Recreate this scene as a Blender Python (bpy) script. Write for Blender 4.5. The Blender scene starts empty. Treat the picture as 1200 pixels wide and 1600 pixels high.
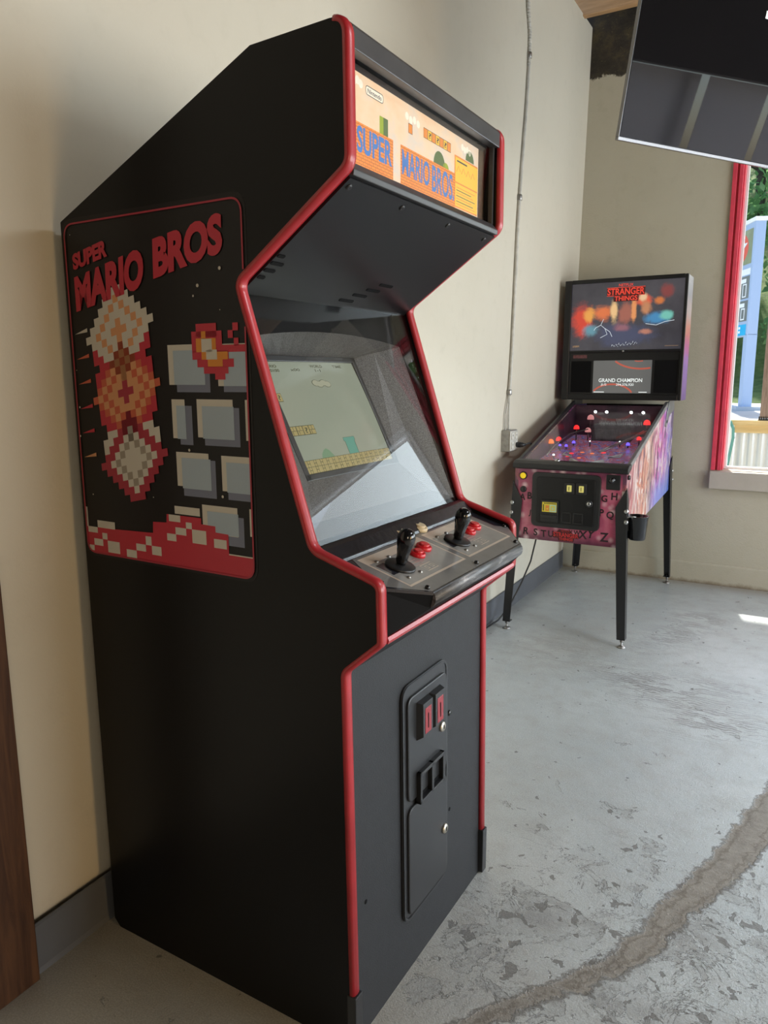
import bpy, bmesh, math, random
import numpy as np
from mathutils import Vector, Matrix

scene = bpy.context.scene
C = scene.collection
R = math.radians
random.seed(7)

# ------------------------------------------------------------------ camera
F_PX, PITCH, ROLL, YAW = 1160.0, R(10.39), R(-0.247), R(29.953)
CAM = Vector((1.428, -1.2507, 1.3335))
fw = Vector((-math.sin(YAW) * math.cos(PITCH), math.cos(YAW) * math.cos(PITCH), -math.sin(PITCH)))
rt = Vector((math.cos(YAW), math.sin(YAW), 0))
up = rt.cross(fw)
rt, up = math.cos(ROLL) * rt + math.sin(ROLL) * up, -math.sin(ROLL) * rt + math.cos(ROLL) * up
cam_d = bpy.data.cameras.new('camera')
cam = bpy.data.objects.new('camera', cam_d)
C.objects.link(cam)
m3 = Matrix((rt, up, -fw)).transposed()
cam.matrix_world = Matrix.Translation(CAM) @ m3.to_4x4()
cam_d.sensor_fit = 'VERTICAL'
cam_d.sensor_height = 24.0
cam_d.lens = F_PX / 1600.0 * 24.0
cam_d.clip_start = 0.02
cam_d.clip_end = 300
scene.camera = cam

# ------------------------------------------------------------------ view, world, lights
vs = scene.view_settings
vs.view_transform = 'Standard'
vs.look = 'None'
vs.gamma = 1.0
vs.use_curve_mapping = False
vs.exposure = 0.0

SUN_EL, SUN_AZ = 52.0, 0.0
world = bpy.data.worlds.new('sky')
scene.world = world
world.use_nodes = True
wn = world.node_tree.nodes
wl = world.node_tree.links
wn.clear()
wo = wn.new('ShaderNodeOutputWorld')
wb = wn.new('ShaderNodeBackground')
sky = wn.new('ShaderNodeTexSky')
sky.sky_type = 'NISHITA'
sky.sun_disc = False
sky.sun_elevation = R(SUN_EL)
sky.sun_rotation = R(20)
sky.air_density = 1.0
sky.dust_density = 1.5
wb.inputs['Strength'].default_value = 0.44
wl.new(sky.outputs[0], wb.inputs[0])
wl.new(wb.outputs[0], wo.inputs[0])


def light(name, kind, loc, direction, energy, color, sx=1.0, sy=1.0, spread=None):
    d = bpy.data.lights.new(name, kind)
    o = bpy.data.objects.new(name, d)
    C.objects.link(o)
    o.location = loc
    o.rotation_mode = 'QUATERNION'
    o.rotation_quaternion = Vector(direction).to_track_quat('-Z', 'Y')
    d.energy = energy
    d.color = color
    if kind == 'AREA':
        d.shape = 'RECTANGLE'
        d.size, d.size_y = sx, sy
        if spread: d.spread = R(spread)
    if kind == 'SUN':
        d.angle = R(1.2)
    return o


light('sun', 'SUN', (0, 12, 14), (0.19, -0.73, -1.0), 12.0, (1.0, 0.95, 0.86))
# daylight through the storefront windows of the long wall on the street side
light('daylight_storefront', 'AREA', (4.985, 1.75, 1.28), (-1, 0, 0), 158, (0.88, 0.95, 1.0), 3.6, 1.4)
# daylight through the second end window
light('daylight_end_window', 'AREA', (3.15, 3.90, 1.42), (0, -1, 0), 50, (0.78, 0.90, 1.0), 1.45, 1.32)
# neutral unseen fill added overhead to brighten the floor, and a warm lamp low at the back of the room
light('added_overhead_fill', 'AREA', (3.3, 1.4, 3.42), (-0.05, 0, -1), 53, (0.92, 0.96, 1.0), 1.2, 0.6)
light('warm_lamp', 'AREA', (4.6, -0.62, 1.0), (-1, 0.07, -0.03), 29, (1.0, 0.60, 0.21), 0.7, 1.1)
light('warm_lamp_rear', 'AREA', (3.6, -3.0, 1.5), (-1, 1.0, -0.05), 25, (1.0, 0.80, 0.56), 1.0, 1.1)


# ------------------------------------------------------------------ materials
def nodes_of(m):
    return m.node_tree.nodes, m.node_tree.links


MATS = {}


def pm(name, col, rough=0.5, metal=0.0, spec=0.5, var=None, bump=None, emit=None, coat=0.0, coords='Object', trans=0.0):
    """plain principled material with optional noise variation and bump"""
    m = bpy.data.materials.new(name)
    m.use_nodes = True
    n, l = nodes_of(m)
    b = n['Principled BSDF']
    b.inputs['Base Color'].default_value = (*col, 1)
    b.inputs['Roughness'].default_value = rough
    b.inputs['Metallic'].default_value = metal
    b.inputs['Specular IOR Level'].default_value = spec
    b.inputs['Coat Weight'].default_value = coat
    b.inputs['Coat Roughness'].default_value = 0.08
    tc = n.new('ShaderNodeTexCoord')
    if var:
        sc, amt = var[0], var[1]
        col2 = var[2] if len(var) > 2 else tuple(min(1, c * (1 - amt)) for c in col)
        t = n.new('ShaderNodeTexNoise')
        t.inputs['Scale'].default_value = sc
        t.inputs['Detail'].default_value = 6
        t.inputs['Roughness'].default_value = 0.6
        l.new(tc.outputs[coords], t.inputs['Vector'])
        r = n.new('ShaderNodeValToRGB')
        r.color_ramp.elements[0].position = 0.35
        r.color_ramp.elements[1].position = 0.68
        r.color_ramp.elements[0].color = (*col2, 1)
        r.color_ramp.elements[1].color = (*col, 1)
        l.new(t.outputs['Fac'], r.inputs[0])
        l.new(r.outputs[0], b.inputs['Base Color'])
    if bump:
        t = n.new('ShaderNodeTexNoise')
        t.inputs['Scale'].default_value = bump[0]
        t.inputs['Detail'].default_value = 4
        l.new(tc.outputs[coords], t.inputs['Vector'])
        bp = n.new('ShaderNodeBump')
        bp.inputs['Strength'].default_value = bump[1]
        bp.inputs['Distance'].default_value = bump[2] if len(bump) > 2 else 0.002
        l.new(t.outputs['Fac'], bp.inputs['Height'])
        l.new(bp.outputs[0], b.inputs['Normal'])
    if emit:
        b.inputs['Emission Color'].default_value = (*emit[0], 1)
        b.inputs['Emission Strength'].default_value = emit[1]
    MATS[name] = m
    return m


def glow(name, col, strength=1.0, rough=0.4):
    return pm(name, tuple(c * 0.25 for c in col), rough=rough, emit=(col, strength))


def glass_mat(name, tint=(1, 1, 1), refl=1.0, rough=0.0):
    """window-type glass: what lies behind stays visible, with a mirror-like reflection that grows at grazing angles"""
    m = bpy.data.materials.new(name)
    m.use_nodes = True
    n, l = nodes_of(m)
    n.clear()
    o = n.new('ShaderNodeOutputMaterial')
    mix = n.new('ShaderNodeMixShader')
    t = n.new('ShaderNodeBsdfTransparent')
    t.inputs[0].default_value = (*tint, 1)
    g = n.new('ShaderNodeBsdfGlossy')
    g.inputs['Roughness'].default_value = rough
    lw = n.new('ShaderNodeLayerWeight')
    lw.inputs['Blend'].default_value = 0.5
    p = n.new('ShaderNodeMath'); p.operation = 'POWER'; p.inputs[1].default_value = 5.0
    a = n.new('ShaderNodeMath'); a.operation = 'MULTIPLY_ADD'
    a.inputs[1].default_value = 0.9
    a.inputs[2].default_value = 0.012 * refl
    l.new(lw.outputs['Facing'], p.inputs[0])
    l.new(p.outputs[0], a.inputs[0])
    l.new(a.outputs[0], mix.inputs[0])
    l.new(t.outputs[0], mix.inputs[1])
    l.new(g.outputs[0], mix.inputs[2])
    l.new(mix.outputs[0], o.inputs[0])
    MATS[name] = m
    return m


class NB:
    """tiny node-building helper"""

    def __init__(s, name):
        s.m = bpy.data.materials.new(name)
        s.m.use_nodes = True
        s.n, s.l = nodes_of(s.m)
        s.b = s.n['Principled BSDF']
        s.tc = s.n.new('ShaderNodeTexCoord')
        MATS[name] = s.m

    def put(s, v, sock):
        if hasattr(v, 'is_output') or isinstance(v, bpy.types.NodeSocket):
            s.l.new(v, sock)
        elif isinstance(v, (tuple, list)) and len(v) == 3 and sock.type == 'RGBA':
            sock.default_value = (*v, 1)
        else:
            sock.default_value = v

    def mapping(s, vec, scale=(1, 1, 1), loc=(0, 0, 0), rot=(0, 0, 0)):
        k = s.n.new('ShaderNodeMapping')
        k.inputs['Scale'].default_value = scale
        k.inputs['Location'].default_value = loc
        k.inputs['Rotation'].default_value = rot
        s.put(vec, k.inputs['Vector'])
        return k.outputs[0]

    def noise(s, vec, scale, detail=5, rough=0.6, dist=0.0, out='Fac'):
        k = s.n.new('ShaderNodeTexNoise')
        k.inputs['Scale'].default_value = scale
        k.inputs['Detail'].default_value = detail
        k.inputs['Roughness'].default_value = rough
        k.inputs['Distortion'].default_value = dist
        s.put(vec, k.inputs['Vector'])
        return k.outputs[out]

    def voro(s, vec, scale, feature='F1', out='Distance'):
        k = s.n.new('ShaderNodeTexVoronoi')
        k.feature = feature
        k.inputs['Scale'].default_value = scale
        s.put(vec, k.inputs['Vector'])
        return k.outputs[out]

    def math(s, op, a, b=0.0, c=0.0, clamp=False):
        k = s.n.new('ShaderNodeMath')
        k.operation = op
        k.use_clamp = clamp
        s.put(a, k.inputs[0]); s.put(b, k.inputs[1])
        if len(k.inputs) > 2: s.put(c, k.inputs[2])
        return k.outputs[0]

    def smooth(s, x, lo, hi, a=0.0, b=1.0):
        k = s.n.new('ShaderNodeMapRange')
        k.interpolation_type = 'SMOOTHSTEP'
        s.put(x, k.inputs['Value'])
        k.inputs['From Min'].default_value = lo
        k.inputs['From Max'].default_value = hi
        k.inputs['To Min'].default_value = a
        k.inputs['To Max'].default_value = b
        return k.outputs['Result']

    def ramp(s, f, stops, interp='LINEAR'):
        k = s.n.new('ShaderNodeValToRGB')
        k.color_ramp.interpolation = interp
        e = k.color_ramp.elements
        while len(e) < len(stops): e.new(0.5)
        for q, (p, c) in zip(e, stops):
            q.position = p
            q.color = (*c, 1)
        s.put(f, k.inputs[0])
        return k.outputs[0]

    def mix(s, f, a, b, mode='MIX'):
        k = s.n.new('ShaderNodeMix')
        k.data_type = 'RGBA'
        k.blend_type = mode
        s.put(f, k.inputs[0])
        s.put(a, k.inputs[6]); s.put(b, k.inputs[7])
        return k.outputs[2]

    def sep(s, vec):
        k = s.n.new('ShaderNodeSeparateXYZ')
        s.put(vec, k.inputs[0])
        return k.outputs

    def comb(s, x, y, z):
        k = s.n.new('ShaderNodeCombineXYZ')
        s.put(x, k.inputs[0]); s.put(y, k.inputs[1]); s.put(z, k.inputs[2])
        return k.outputs[0]

    def attr(s, name):
        k = s.n.new('ShaderNodeAttribute')
        k.attribute_name = name
        return k.outputs['Fac']

    def bump(s, h, strength=0.3, dist=0.003):
        k = s.n.new('ShaderNodeBump')
        k.inputs['Strength'].default_value = strength
        k.inputs['Distance'].default_value = dist
        s.put(h, k.inputs['Height'])
        s.l.new(k.outputs[0], s.b.inputs['Normal'])

    def set(s, color=None, rough=None, spec=None, emit=None, estr=None, metal=None, coat=None):
        for nm, v in (('Base Color', color), ('Roughness', rough), ('Specular IOR Level', spec), ('Emission Color', emit),
                      ('Emission Strength', estr), ('Metallic', metal), ('Coat Weight', coat)):
            if v is not None: s.put(v, s.b.inputs[nm])
        return s.m


# ------------------------------------------------------------------ mesh builder
_text_cache = {}


def text_mesh(txt, bold=0.0):
    key = (txt, bold)
    if key in _text_cache: return _text_cache[key]
    cu = bpy.data.curves.new('lettering', 'FONT')
    cu.body = txt
    cu.size = 1.0
    cu.offset = bold
    cu.fill_mode = 'BOTH'
    cu.dimensions = '2D'
    cu.resolution_u = 4
    ob = bpy.data.objects.new('lettering', cu)
    C.objects.link(ob)
    dg = bpy.context.evaluated_depsgraph_get()
    me = bpy.data.meshes.new_from_object(ob.evaluated_get(dg))
    v = np.array([tuple(q.co) for q in me.vertices])
    f = [tuple(p.vertices) for p in me.polygons]
    bpy.data.objects.remove(ob)
    bpy.data.curves.remove(cu)
    bpy.data.meshes.remove(me)
    lo = v.min(0); hi = v.max(0)
    asp = (hi[0] - lo[0]) / max(1e-6, hi[1] - lo[1])
    uv = [((p[0] - lo[0]) / (hi[0] - lo[0]), (p[1] - lo[1]) / (hi[1] - lo[1])) for p in v]
    _text_cache[key] = (uv, f, asp)
    return _text_cache[key]


class MB:
    def __init__(s):
        s.v = []; s.f = []; s.m = []; s.sm = []

    def add(s, verts, faces, mat=0, smooth=False):
        o = len(s.v)
        s.v += [tuple(p) for p in verts]
        for q in faces:
            s.f.append(tuple(i + o for i in q)); s.m.append(mat); s.sm.append(smooth)
        return s

    def box(s, x0, y0, z0, x1, y1, z1, mat=0):
        v = [(x, y, z) for z in (z0, z1) for y in (y0, y1) for x in (x0, x1)]
        return s.add(v, [(0, 2, 3, 1), (4, 5, 7, 6), (0, 1, 5, 4), (2, 6, 7, 3), (0, 4, 6, 2), (1, 3, 7, 5)], mat)

    def hexa(s, lower, upper, mat=0):
        return s.add(list(lower) + list(upper), [(3, 2, 1, 0), (4, 5, 6, 7), (0, 1, 5, 4), (1, 2, 6, 5), (2, 3, 7, 6), (3, 0, 4, 7)], mat)

    def prism(s, poly, a0, a1, fn, mat=0, smooth=False):
        n = len(poly)
        v = [fn(p[0], p[1], a0) for p in poly] + [fn(p[0], p[1], a1) for p in poly]
        s.add(v, [tuple(range(n))[::-1], tuple(range(n, 2 * n))], mat)
        o = len(s.v) - 2 * n
        for i in range(n):
            j = (i + 1) % n
            s.f.append((o + i, o + j, o + n + j, o + n + i)); s.m.append(mat); s.sm.append(smooth)
        return s

    def tube(s, pts, r, n=10, mat=0, caps=True):
        pts = [Vector(p) for p in pts]
        rr = r if isinstance(r, (list, tuple)) else [r] * len(pts)
        rings = []
        nrm = None
        for i, p in enumerate(pts):
            t = (pts[min(i + 1, len(pts) - 1)] - pts[max(i - 1, 0)]).normalized()
            if nrm is None:
                nrm = t.orthogonal().normalized()
            else:
                nrm = (nrm - t * nrm.dot(t))
                nrm = nrm.normalized() if nrm.length > 1e-6 else t.orthogonal().normalized()
            b = t.cross(nrm)
            rings.append([p + (nrm * math.cos(2 * math.pi * k / n) + b * math.sin(2 * math.pi * k / n)) * rr[i] for k in range(n)])
        v = [q for ring in rings for q in ring]
        f = []
        for i in range(len(pts) - 1):
            for k in range(n):
                k2 = (k + 1) % n
                f.append((i * n + k, i * n + k2, (i + 1) * n + k2, (i + 1) * n + k))
        s.add(v, f, mat, True)
        if caps:
            o = len(s.v) - len(v)
            s.f.append(tuple(o + k for k in range(n))[::-1]); s.m.append(mat); s.sm.append(False)
            s.f.append(tuple(o + (len(pts) - 1) * n + k for k in range(n))); s.m.append(mat); s.sm.append(False)
        return s

    def lathe(s, prof, base, axis=(0, 0, 1), n=24, mat=0):
        """prof: list of (radius, height along axis)"""
        a = Vector(axis).normalized()
        x = a.orthogonal().normalized()
        y = a.cross(x)
        b = Vector(base)
        v = []
        for r, h in prof:
            for k in range(n):
                t = 2 * math.pi * k / n
                v.append(b + a * h + (x * math.cos(t) + y * math.sin(t)) * max(r, 1e-5))
        f = []
        for i in range(len(prof) - 1):
            for k in range(n):
                k2 = (k + 1) % n
                f.append((i * n + k, i * n + k2, (i + 1) * n + k2, (i + 1) * n + k))
        s.add(v, f, mat, True)
        o = len(s.v) - len(v)
        s.f.append(tuple(o + k for k in range(n))[::-1]); s.m.append(mat); s.sm.append(False)
        s.f.append(tuple(o + (len(prof) - 1) * n + k for k in range(n))); s.m.append(mat); s.sm.append(False)
        return s

    def rect(s, x0, y0, x1, y1, fn, mat=0, nu=1, nv=1):
        v = [fn(x0 + (x1 - x0) * i / nu, y0 + (y1 - y0) * j / nv) for j in range(nv + 1) for i in range(nu + 1)]
        f = [(j * (nu + 1) + i, j * (nu + 1) + i + 1, (j + 1) * (nu + 1) + i + 1, (j + 1) * (nu + 1) + i) for j in range(nv) for i in range(nu)]
        return s.add(v, f, mat)

    def poly(s, pts, fn, mat=0):
        return s.add([fn(*p) for p in pts], [tuple(range(len(pts)))], mat)

    def disc(s, cx, cy, r, fn, mat=0, n=20):
        return s.poly([(cx + r * math.cos(2 * math.pi * k / n), cy + r * math.sin(2 * math.pi * k / n)) for k in range(n)], fn, mat)

    def line(s, pts, w, fn, mat=0, closed=False):
        """flat stroke of width w along a 2-D polyline"""
        n = len(pts)
        P = [Vector((p[0], p[1])) for p in pts]
        L = []; Rr = []
        for i in range(n):
            a = P[i - 1] if (i > 0 or closed) else P[i]
            b = P[(i + 1) % n] if (i < n - 1 or closed) else P[i]
            t = (b - a).normalized() if (b - a).length > 1e-9 else Vector((1, 0))
            nn = Vector((-t.y, t.x)) * w * 0.5
            L.append(P[i] + nn); Rr.append(P[i] - nn)
        v = [fn(p.x, p.y) for p in L] + [fn(p.x, p.y) for p in Rr]
        f = []
        for i in range(n if closed else n - 1):
            j = (i + 1) % n
            f.append((i, j, n + j, n + i))
        return s.add(v, f, mat)

    def text(s, txt, quad, fn, mat=0, bold=0.02):
        """lettering filling a quad TL, TR, BR, BL given in fn's 2-D coordinates"""
        uv, f, asp = text_mesh(txt, bold)
        tl, tr, br, bl = [np.array(q, float) for q in quad]
        v = []
        for u, w in uv:
            p = (bl * (1 - u) + br * u) * (1 - w) + (tl * (1 - u) + tr * u) * w
            v.append(fn(p[0], p[1]))
        return s.add(v, f, mat)

    def text_box(s, txt, x, y, h, fn, mat=0, bold=0.02, anchor='l', squeeze=1.0):
        uv, f, asp = text_mesh(txt, bold)
        w = h * asp * squeeze
        if anchor == 'c': x -= w / 2
        if anchor == 'r': x -= w
        return s.text(txt, [(x, y + h), (x + w, y + h), (x + w, y), (x, y)], fn, mat, bold)

    def build(s, name, mats, parent=None, bevel=0.0, seg=2, fix=True, loc=None):
        me = bpy.data.meshes.new(name)
        me.from_pydata(s.v, [], s.f)
        if not isinstance(mats, (list, tuple)): mats = [mats]
        for q in mats: me.materials.append(q)
        me.polygons.foreach_set('material_index', s.m)
        me.polygons.foreach_set('use_smooth', s.sm)
        if fix:
            b = bmesh.new(); b.from_mesh(me)
            bmesh.ops.recalc_face_normals(b, faces=b.faces)
            b.to_mesh(me); b.free()
        me.update()
        o = bpy.data.objects.new(name, me)
        C.objects.link(o)
        if parent is not None: o.parent = parent
        if loc is not None: o.location = loc
        if bevel:
            k = o.modifiers.new('bevel', 'BEVEL')
            k.width = bevel; k.segments = seg; k.limit_method = 'ANGLE'; k.angle_limit = R(35)
            k.harden_normals = False
        return o


def fillet(pts, radii, n=6):
    out = []
    N = len(pts)
    for i in range(N):
        p = Vector(pts[i]); r = radii[i] if isinstance(radii, (list, tuple)) else radii
        if r <= 0:
            out.append(tuple(p)); continue
        a = Vector(pts[i - 1]); b = Vector(pts[(i + 1) % N])
        u = (a - p); w = (b - p)
        lu, lw = u.length, w.length
        u.normalize(); w.normalize()
        ang = u.angle(w)
        d = min(r / math.tan(ang / 2), 0.49 * lu, 0.49 * lw)
        s, e = p + u * d, p + w * d
        for k in range(n + 1):
            t = k / n
            q = s * (1 - t) ** 2 + p * 2 * t * (1 - t) + e * t ** 2
            out.append(tuple(q))
    return out


def rrect(x0, y0, x1, y1, r, n=5):
    return fillet([(x0, y0), (x1, y0), (x1, y1), (x0, y1)], r, n)


def empty(name, loc=(0, 0, 0), rz=0.0):
    o = bpy.data.objects.new(name, None)
    o.empty_display_size = 0.1
    C.objects.link(o)
    o.location = loc
    o.rotation_euler = (0, 0, rz)
    return o


def tag(o, label, cat, group=None, kind=None):
    o['label'] = label; o['category'] = cat
    if group: o['group'] = group
    if kind: o['kind'] = kind
    return o


def struct(o):
    o['kind'] = 'structure'
    return o


# ------------------------------------------------------------------ shared plain materials
black_side = pm('black laminate', (0.0045, 0.0042, 0.0043), rough=0.33, spec=0.2, var=(3.0, 0.25), bump=(900, 0.05, 0.0005))
black_vinyl = pm('textured charcoal vinyl', (0.021, 0.0225, 0.0255), rough=0.5, spec=0.32, bump=(420, 0.55, 0.0012), var=(40, 0.18))
black_satin = pm('black satin', (0.007, 0.007, 0.0078), rough=0.3, spec=0.38, bump=(700, 0.08, 0.0005))
black_matte = pm('black matte', (0.004, 0.004, 0.0045), rough=0.7, spec=0.12)
black_plastic = pm('black plastic', (0.016, 0.016, 0.017), rough=0.36, spec=0.5)
black_gloss = pm('black glossy plastic', (0.007, 0.007, 0.008), rough=0.08, spec=0.6)
black_metal = pm('black coated metal', (0.015, 0.0155, 0.017), rough=0.36, spec=0.5, bump=(300, 0.06, 0.0005))
red_mold = pm('red plastic edge trim', (0.43, 0.024, 0.032), rough=0.36, spec=0.5, var=(14, 0.22), coat=0.15)
steel = pm('brushed steel', (0.55, 0.55, 0.54), rough=0.28, metal=1.0, var=(30, 0.2))
zinc = pm('dull zinc', (0.42, 0.41, 0.39), rough=0.42, metal=1.0, var=(40, 0.3))
brass = pm('worn brass', (0.58, 0.54, 0.46), rough=0.35, metal=1.0)
white_paint = pm('white paint', (0.8, 0.8, 0.78), rough=0.5)
clear_glass = glass_mat('clear glass')

# ------------------------------------------------------------------ room shell
# floor: fine grid that carries the course of the crack and the worn, scuffed areas of the paint
fx0, fx1, fy0, fy1 = -0.14, 3.1, -1.5, 3.9
nx, ny = 163, 271
xs = np.linspace(fx0, fx1, nx); ys = np.linspace(fy0, fy1, ny)
gx, gy = np.meshgrid(xs, ys)
crack = [(2.9, 3.82), (2.55, 3.3), (2.3, 2.95), (2.02, 2.4), (1.83, 2.1), (1.6, 1.75), (1.53, 1.55), (1.457, 1.321), (1.403, 1.126), (1.331, 0.839), (1.283, 0.69), (1.237, 0.568), (1.188, 0.415), (1.155, 0.328),
         (1.107, 0.257), (1.054, 0.186), (0.994, 0.103), (0.938, 0.024), (0.879, -0.072), (0.8, -0.2), (0.74, -0.4)]
chw = [0.02, 0.03, 0.036, 0.04, 0.044, 0.048, 0.048, 0.047, 0.046, 0.044, 0.04, 0.036, 0.032, 0.029, 0.026, 0.022, 0.019, 0.016, 0.014, 0.012, 0.010]
cd = np.full(gx.shape, 9.0)
for (a, b, wa, wb_) in zip(crack[:-1], crack[1:], chw[:-1], chw[1:]):
    ax, ay = a; bx, by = b
    L2 = (bx - ax) ** 2 + (by - ay) ** 2
    t = np.clip(((gx - ax) * (bx - ax) + (gy - ay) * (by - ay)) / L2, 0, 1)
    d = np.hypot(gx - ax - t * (bx - ax), gy - ay - t * (by - ay)) - (wa + (wb_ - wa) * t)
    cd = np.minimum(cd, d)


def blob(x, y, rx, ry, ang=0.0):
    c, s_ = math.cos(ang), math.sin(ang)
    u = ((gx - x) * c + (gy - y) * s_) / rx; v = (-(gx - x) * s_ + (gy - y) * c) / ry
    return np.exp(-(u * u + v * v))


flake = np.clip(blob(1.45, 0.25, 0.55, 0.55) * 1.0 + blob(1.0, 0.35, 0.22, 0.3) * 0.75 + blob(1.9, 0.6, 0.5, 0.6) * 0.7 + blob(0.8, 0.35, 0.2, 0.3) * 0.3, 0, 1)
scuff = np.clip(blob(1.2, 1.72, 0.18, 0.13, 0.5) + blob(1.0, 1.95, 0.2, 0.16, 0.6) * 0.8 + blob(0.84, 2.0, 0.14, 0.1) * 0.7 + blob(0.9, 2.7, 0.12, 0.25, -0.4) * 0.7
                + blob(0.98, 3.05, 0.15, 0.12) * 0.7 + blob(0.45, 2.2, 0.3, 0.25) * 0.35 + blob(1.25, 2.1, 0.15, 0.1) * 0.5, 0, 1)
beige = np.clip(blob(0.55, 0.1, 0.4, 1.0) * 0.6 + blob(0.35, -0.6, 0.9, 0.7) + blob(0.45, 2.35, 0.3, 0.5) * 0.45 + np.exp(-((gy - 3.82) / 0.12) ** 2) * 1.0
                + np.exp(-((gx - (-0.02)) / 0.09) ** 2) * 0.4, 0, 1)
verts = [(float(x), float(y), 0.0) for x, y in zip(gx.ravel(), gy.ravel())]
faces = [(j * nx + i, j * nx + i + 1, (j + 1) * nx + i + 1, (j + 1) * nx + i) for j in range(ny - 1) for i in range(nx - 1)]
me = bpy.data.meshes.new('floor')
base_n = len(verts)
# surround out to the walls, and the slab below
verts += [(-0.14, -5.2, 0), (5.2, -5.2, 0), (5.2, 4.02, 0), (-0.14, 4.02, 0), (fx0, fy0, 0), (fx1, fy0, 0), (fx1, fy1, 0), (fx0, fy1, 0)]
k = base_n
faces += [(k, k + 1, k + 5, k + 4), (k + 1, k + 2, k + 6, k + 5), (k + 2, k + 3, k + 7, k + 6)]
lo = len(verts)
verts += [(-0.14, -5.2, -0.12), (5.2, -5.2, -0.12), (5.2, 4.02, -0.12), (-0.14, 4.02, -0.12)]
faces += [(lo + 3, lo + 2, lo + 1, lo), (k, lo, lo + 1, k + 1), (k + 1, lo + 1, lo + 2, k + 2), (k + 2, lo + 2, lo + 3, k + 3)]
me.from_pydata(verts, [], faces)
for nm, arr, dv in (('crack', cd, 9.0), ('flake', flake, 0.2), ('scuff', scuff, 0.0), ('beige', beige, 0.2)):
    at = me.attributes.new(nm, 'FLOAT', 'POINT')
    at.data.foreach_set('value', np.concatenate([arr.ravel(), np.full(len(verts) - base_n, dv)]).astype(np.float32))
floor = bpy.data.objects.new('floor', me)
C.objects.link(floor)
struct(floor)

b = NB('painted concrete')
P = b.tc.outputs['Object']
n1 = b.noise(P, 1.3, 6, 0.65)
n2 = b.noise(P, 9, 6, 0.65)
n3 = b.noise(P, 60, 4, 0.6)
n4 = b.noise(P, 260, 3, 0.6)
paint = b.ramp(n1, [(0.3, (0.43, 0.475, 0.49)), (0.55, (0.52, 0.565, 0.575)), (0.75, (0.58, 0.615, 0.625))])
paint = b.mix(b.smooth(n2, 0.4, 0.75), paint, (0.44, 0.465, 0.465))
paint = b.mix(b.math('MULTIPLY', b.attr('beige'), 0.75), paint, (0.33, 0.29, 0.225))
# flaking: patches where the paint has lifted, with a dark outline
fl = b.math('ADD', b.noise(P, 7.0, 9, 0.66, 0.7), b.math('MULTIPLY', b.attr('flake'), 0.13))
patch = b.smooth(fl, 0.655, 0.665)
edge = b.math('SUBTRACT', b.smooth(fl, 0.648, 0.656), b.smooth(fl, 0.657, 0.666))
fl3 = b.math('ADD', b.noise(P, 3.2, 9, 0.7, 1.0), b.math('MULTIPLY', b.attr('flake'), 0.05))
edge = b.math('MAXIMUM', edge, b.math('MULTIPLY', b.math('SUBTRACT', b.smooth(fl3, 0.535, 0.54), b.smooth(fl3, 0.541, 0.547)), b.math('MULTIPLY', b.attr('flake'), 0.9)))
fl2 = b.math('ADD', b.noise(P, 19.0, 5, 0.55, 0.4), b.math('MULTIPLY', b.attr('flake'), 0.10))
chip = b.smooth(fl2, 0.695, 0.71)
col = b.mix(b.math('MULTIPLY', patch, b.smooth(n2, 0.4, 0.7, 0.2, 0.75)), paint, (0.28, 0.285, 0.28))
col = b.mix(b.math('MULTIPLY', edge, 0.9), col, (0.10, 0.098, 0.09))
col = b.mix(b.math('MULTIPLY', chip, 0.75), col, (0.15, 0.148, 0.14))
# swept scuff marks
vs_ = b.mapping(P, scale=(1, 1, 1), rot=(0, 0, 0.6))
wv = b.n.new('ShaderNodeTexWave')
wv.wave_type = 'RINGS'
wv.inputs['Scale'].default_value = 17
wv.inputs['Distortion'].default_value = 9
wv.inputs['Detail'].default_value = 3
b.l.new(b.mapping(P, loc=(-1.33, -1.8, 0)), wv.inputs['Vector'])
sc_n = b.noise(b.mapping(P, scale=(1.0, 2.2, 1), rot=(0, 0, 0.5)), 7, 6, 0.62, 0.9)
sm = b.math('MULTIPLY', b.attr('scuff'), b.math('MULTIPLY', b.smooth(sc_n, 0.44, 0.52), b.smooth(b.math('ADD', wv.outputs['Fac'], b.math('MULTIPLY', b.noise(P, 30, 4, 0.7), 0.9)), 0.55, 0.95)))
col = b.mix(b.math('MULTIPLY', sm, 0.7), col, (0.17, 0.165, 0.155))
# stray dark specks and dashes
sp = b.smooth(b.noise(b.mapping(P, scale=(1, 1.0, 1)), 34, 2, 0.4), 0.735, 0.76)
col = b.mix(b.math('MULTIPLY', sp, 0.7), col, (0.14, 0.14, 0.135))
# the filled crack
cw = b.math('ADD', b.attr('crack'), b.math('ADD', b.math('MULTIPLY', b.math('SUBTRACT', b.noise(P, 14, 5, 0.65), 0.5), 0.075), b.math('MULTIPLY', b.math('SUBTRACT', b.noise(P, 55, 4, 0.7), 0.5), 0.03)))
inside = b.smooth(cw, 0.004, -0.004)
rim = b.math('SUBTRACT', b.smooth(cw, 0.013, 0.004), b.smooth(cw, 0.002, -0.006))
fill = b.ramp(b.noise(P, 26, 6, 0.7), [(0.3, (0.19, 0.172, 0.148)), (0.7, (0.33, 0.305, 0.262))])
col = b.mix(b.math('MULTIPLY', rim, 0.75), col, (0.13, 0.122, 0.11))
col = b.mix(inside, col, fill)
hair = b.smooth(b.math('ABSOLUTE', b.math('ADD', cw, 0.016)), 0.006, 0.001)
col = b.mix(b.math('MULTIPLY', b.math('MULTIPLY', hair, inside), 0.5), col, (0.11, 0.085, 0.06))
ro = b.math('ADD', b.math('MULTIPLY', n2, 0.22), 0.12)
ro = b.math('ADD', ro, b.math('MULTIPLY', inside, 0.35))
ro = b.math('ADD', ro, b.math('MULTIPLY', patch, 0.12))
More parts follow.
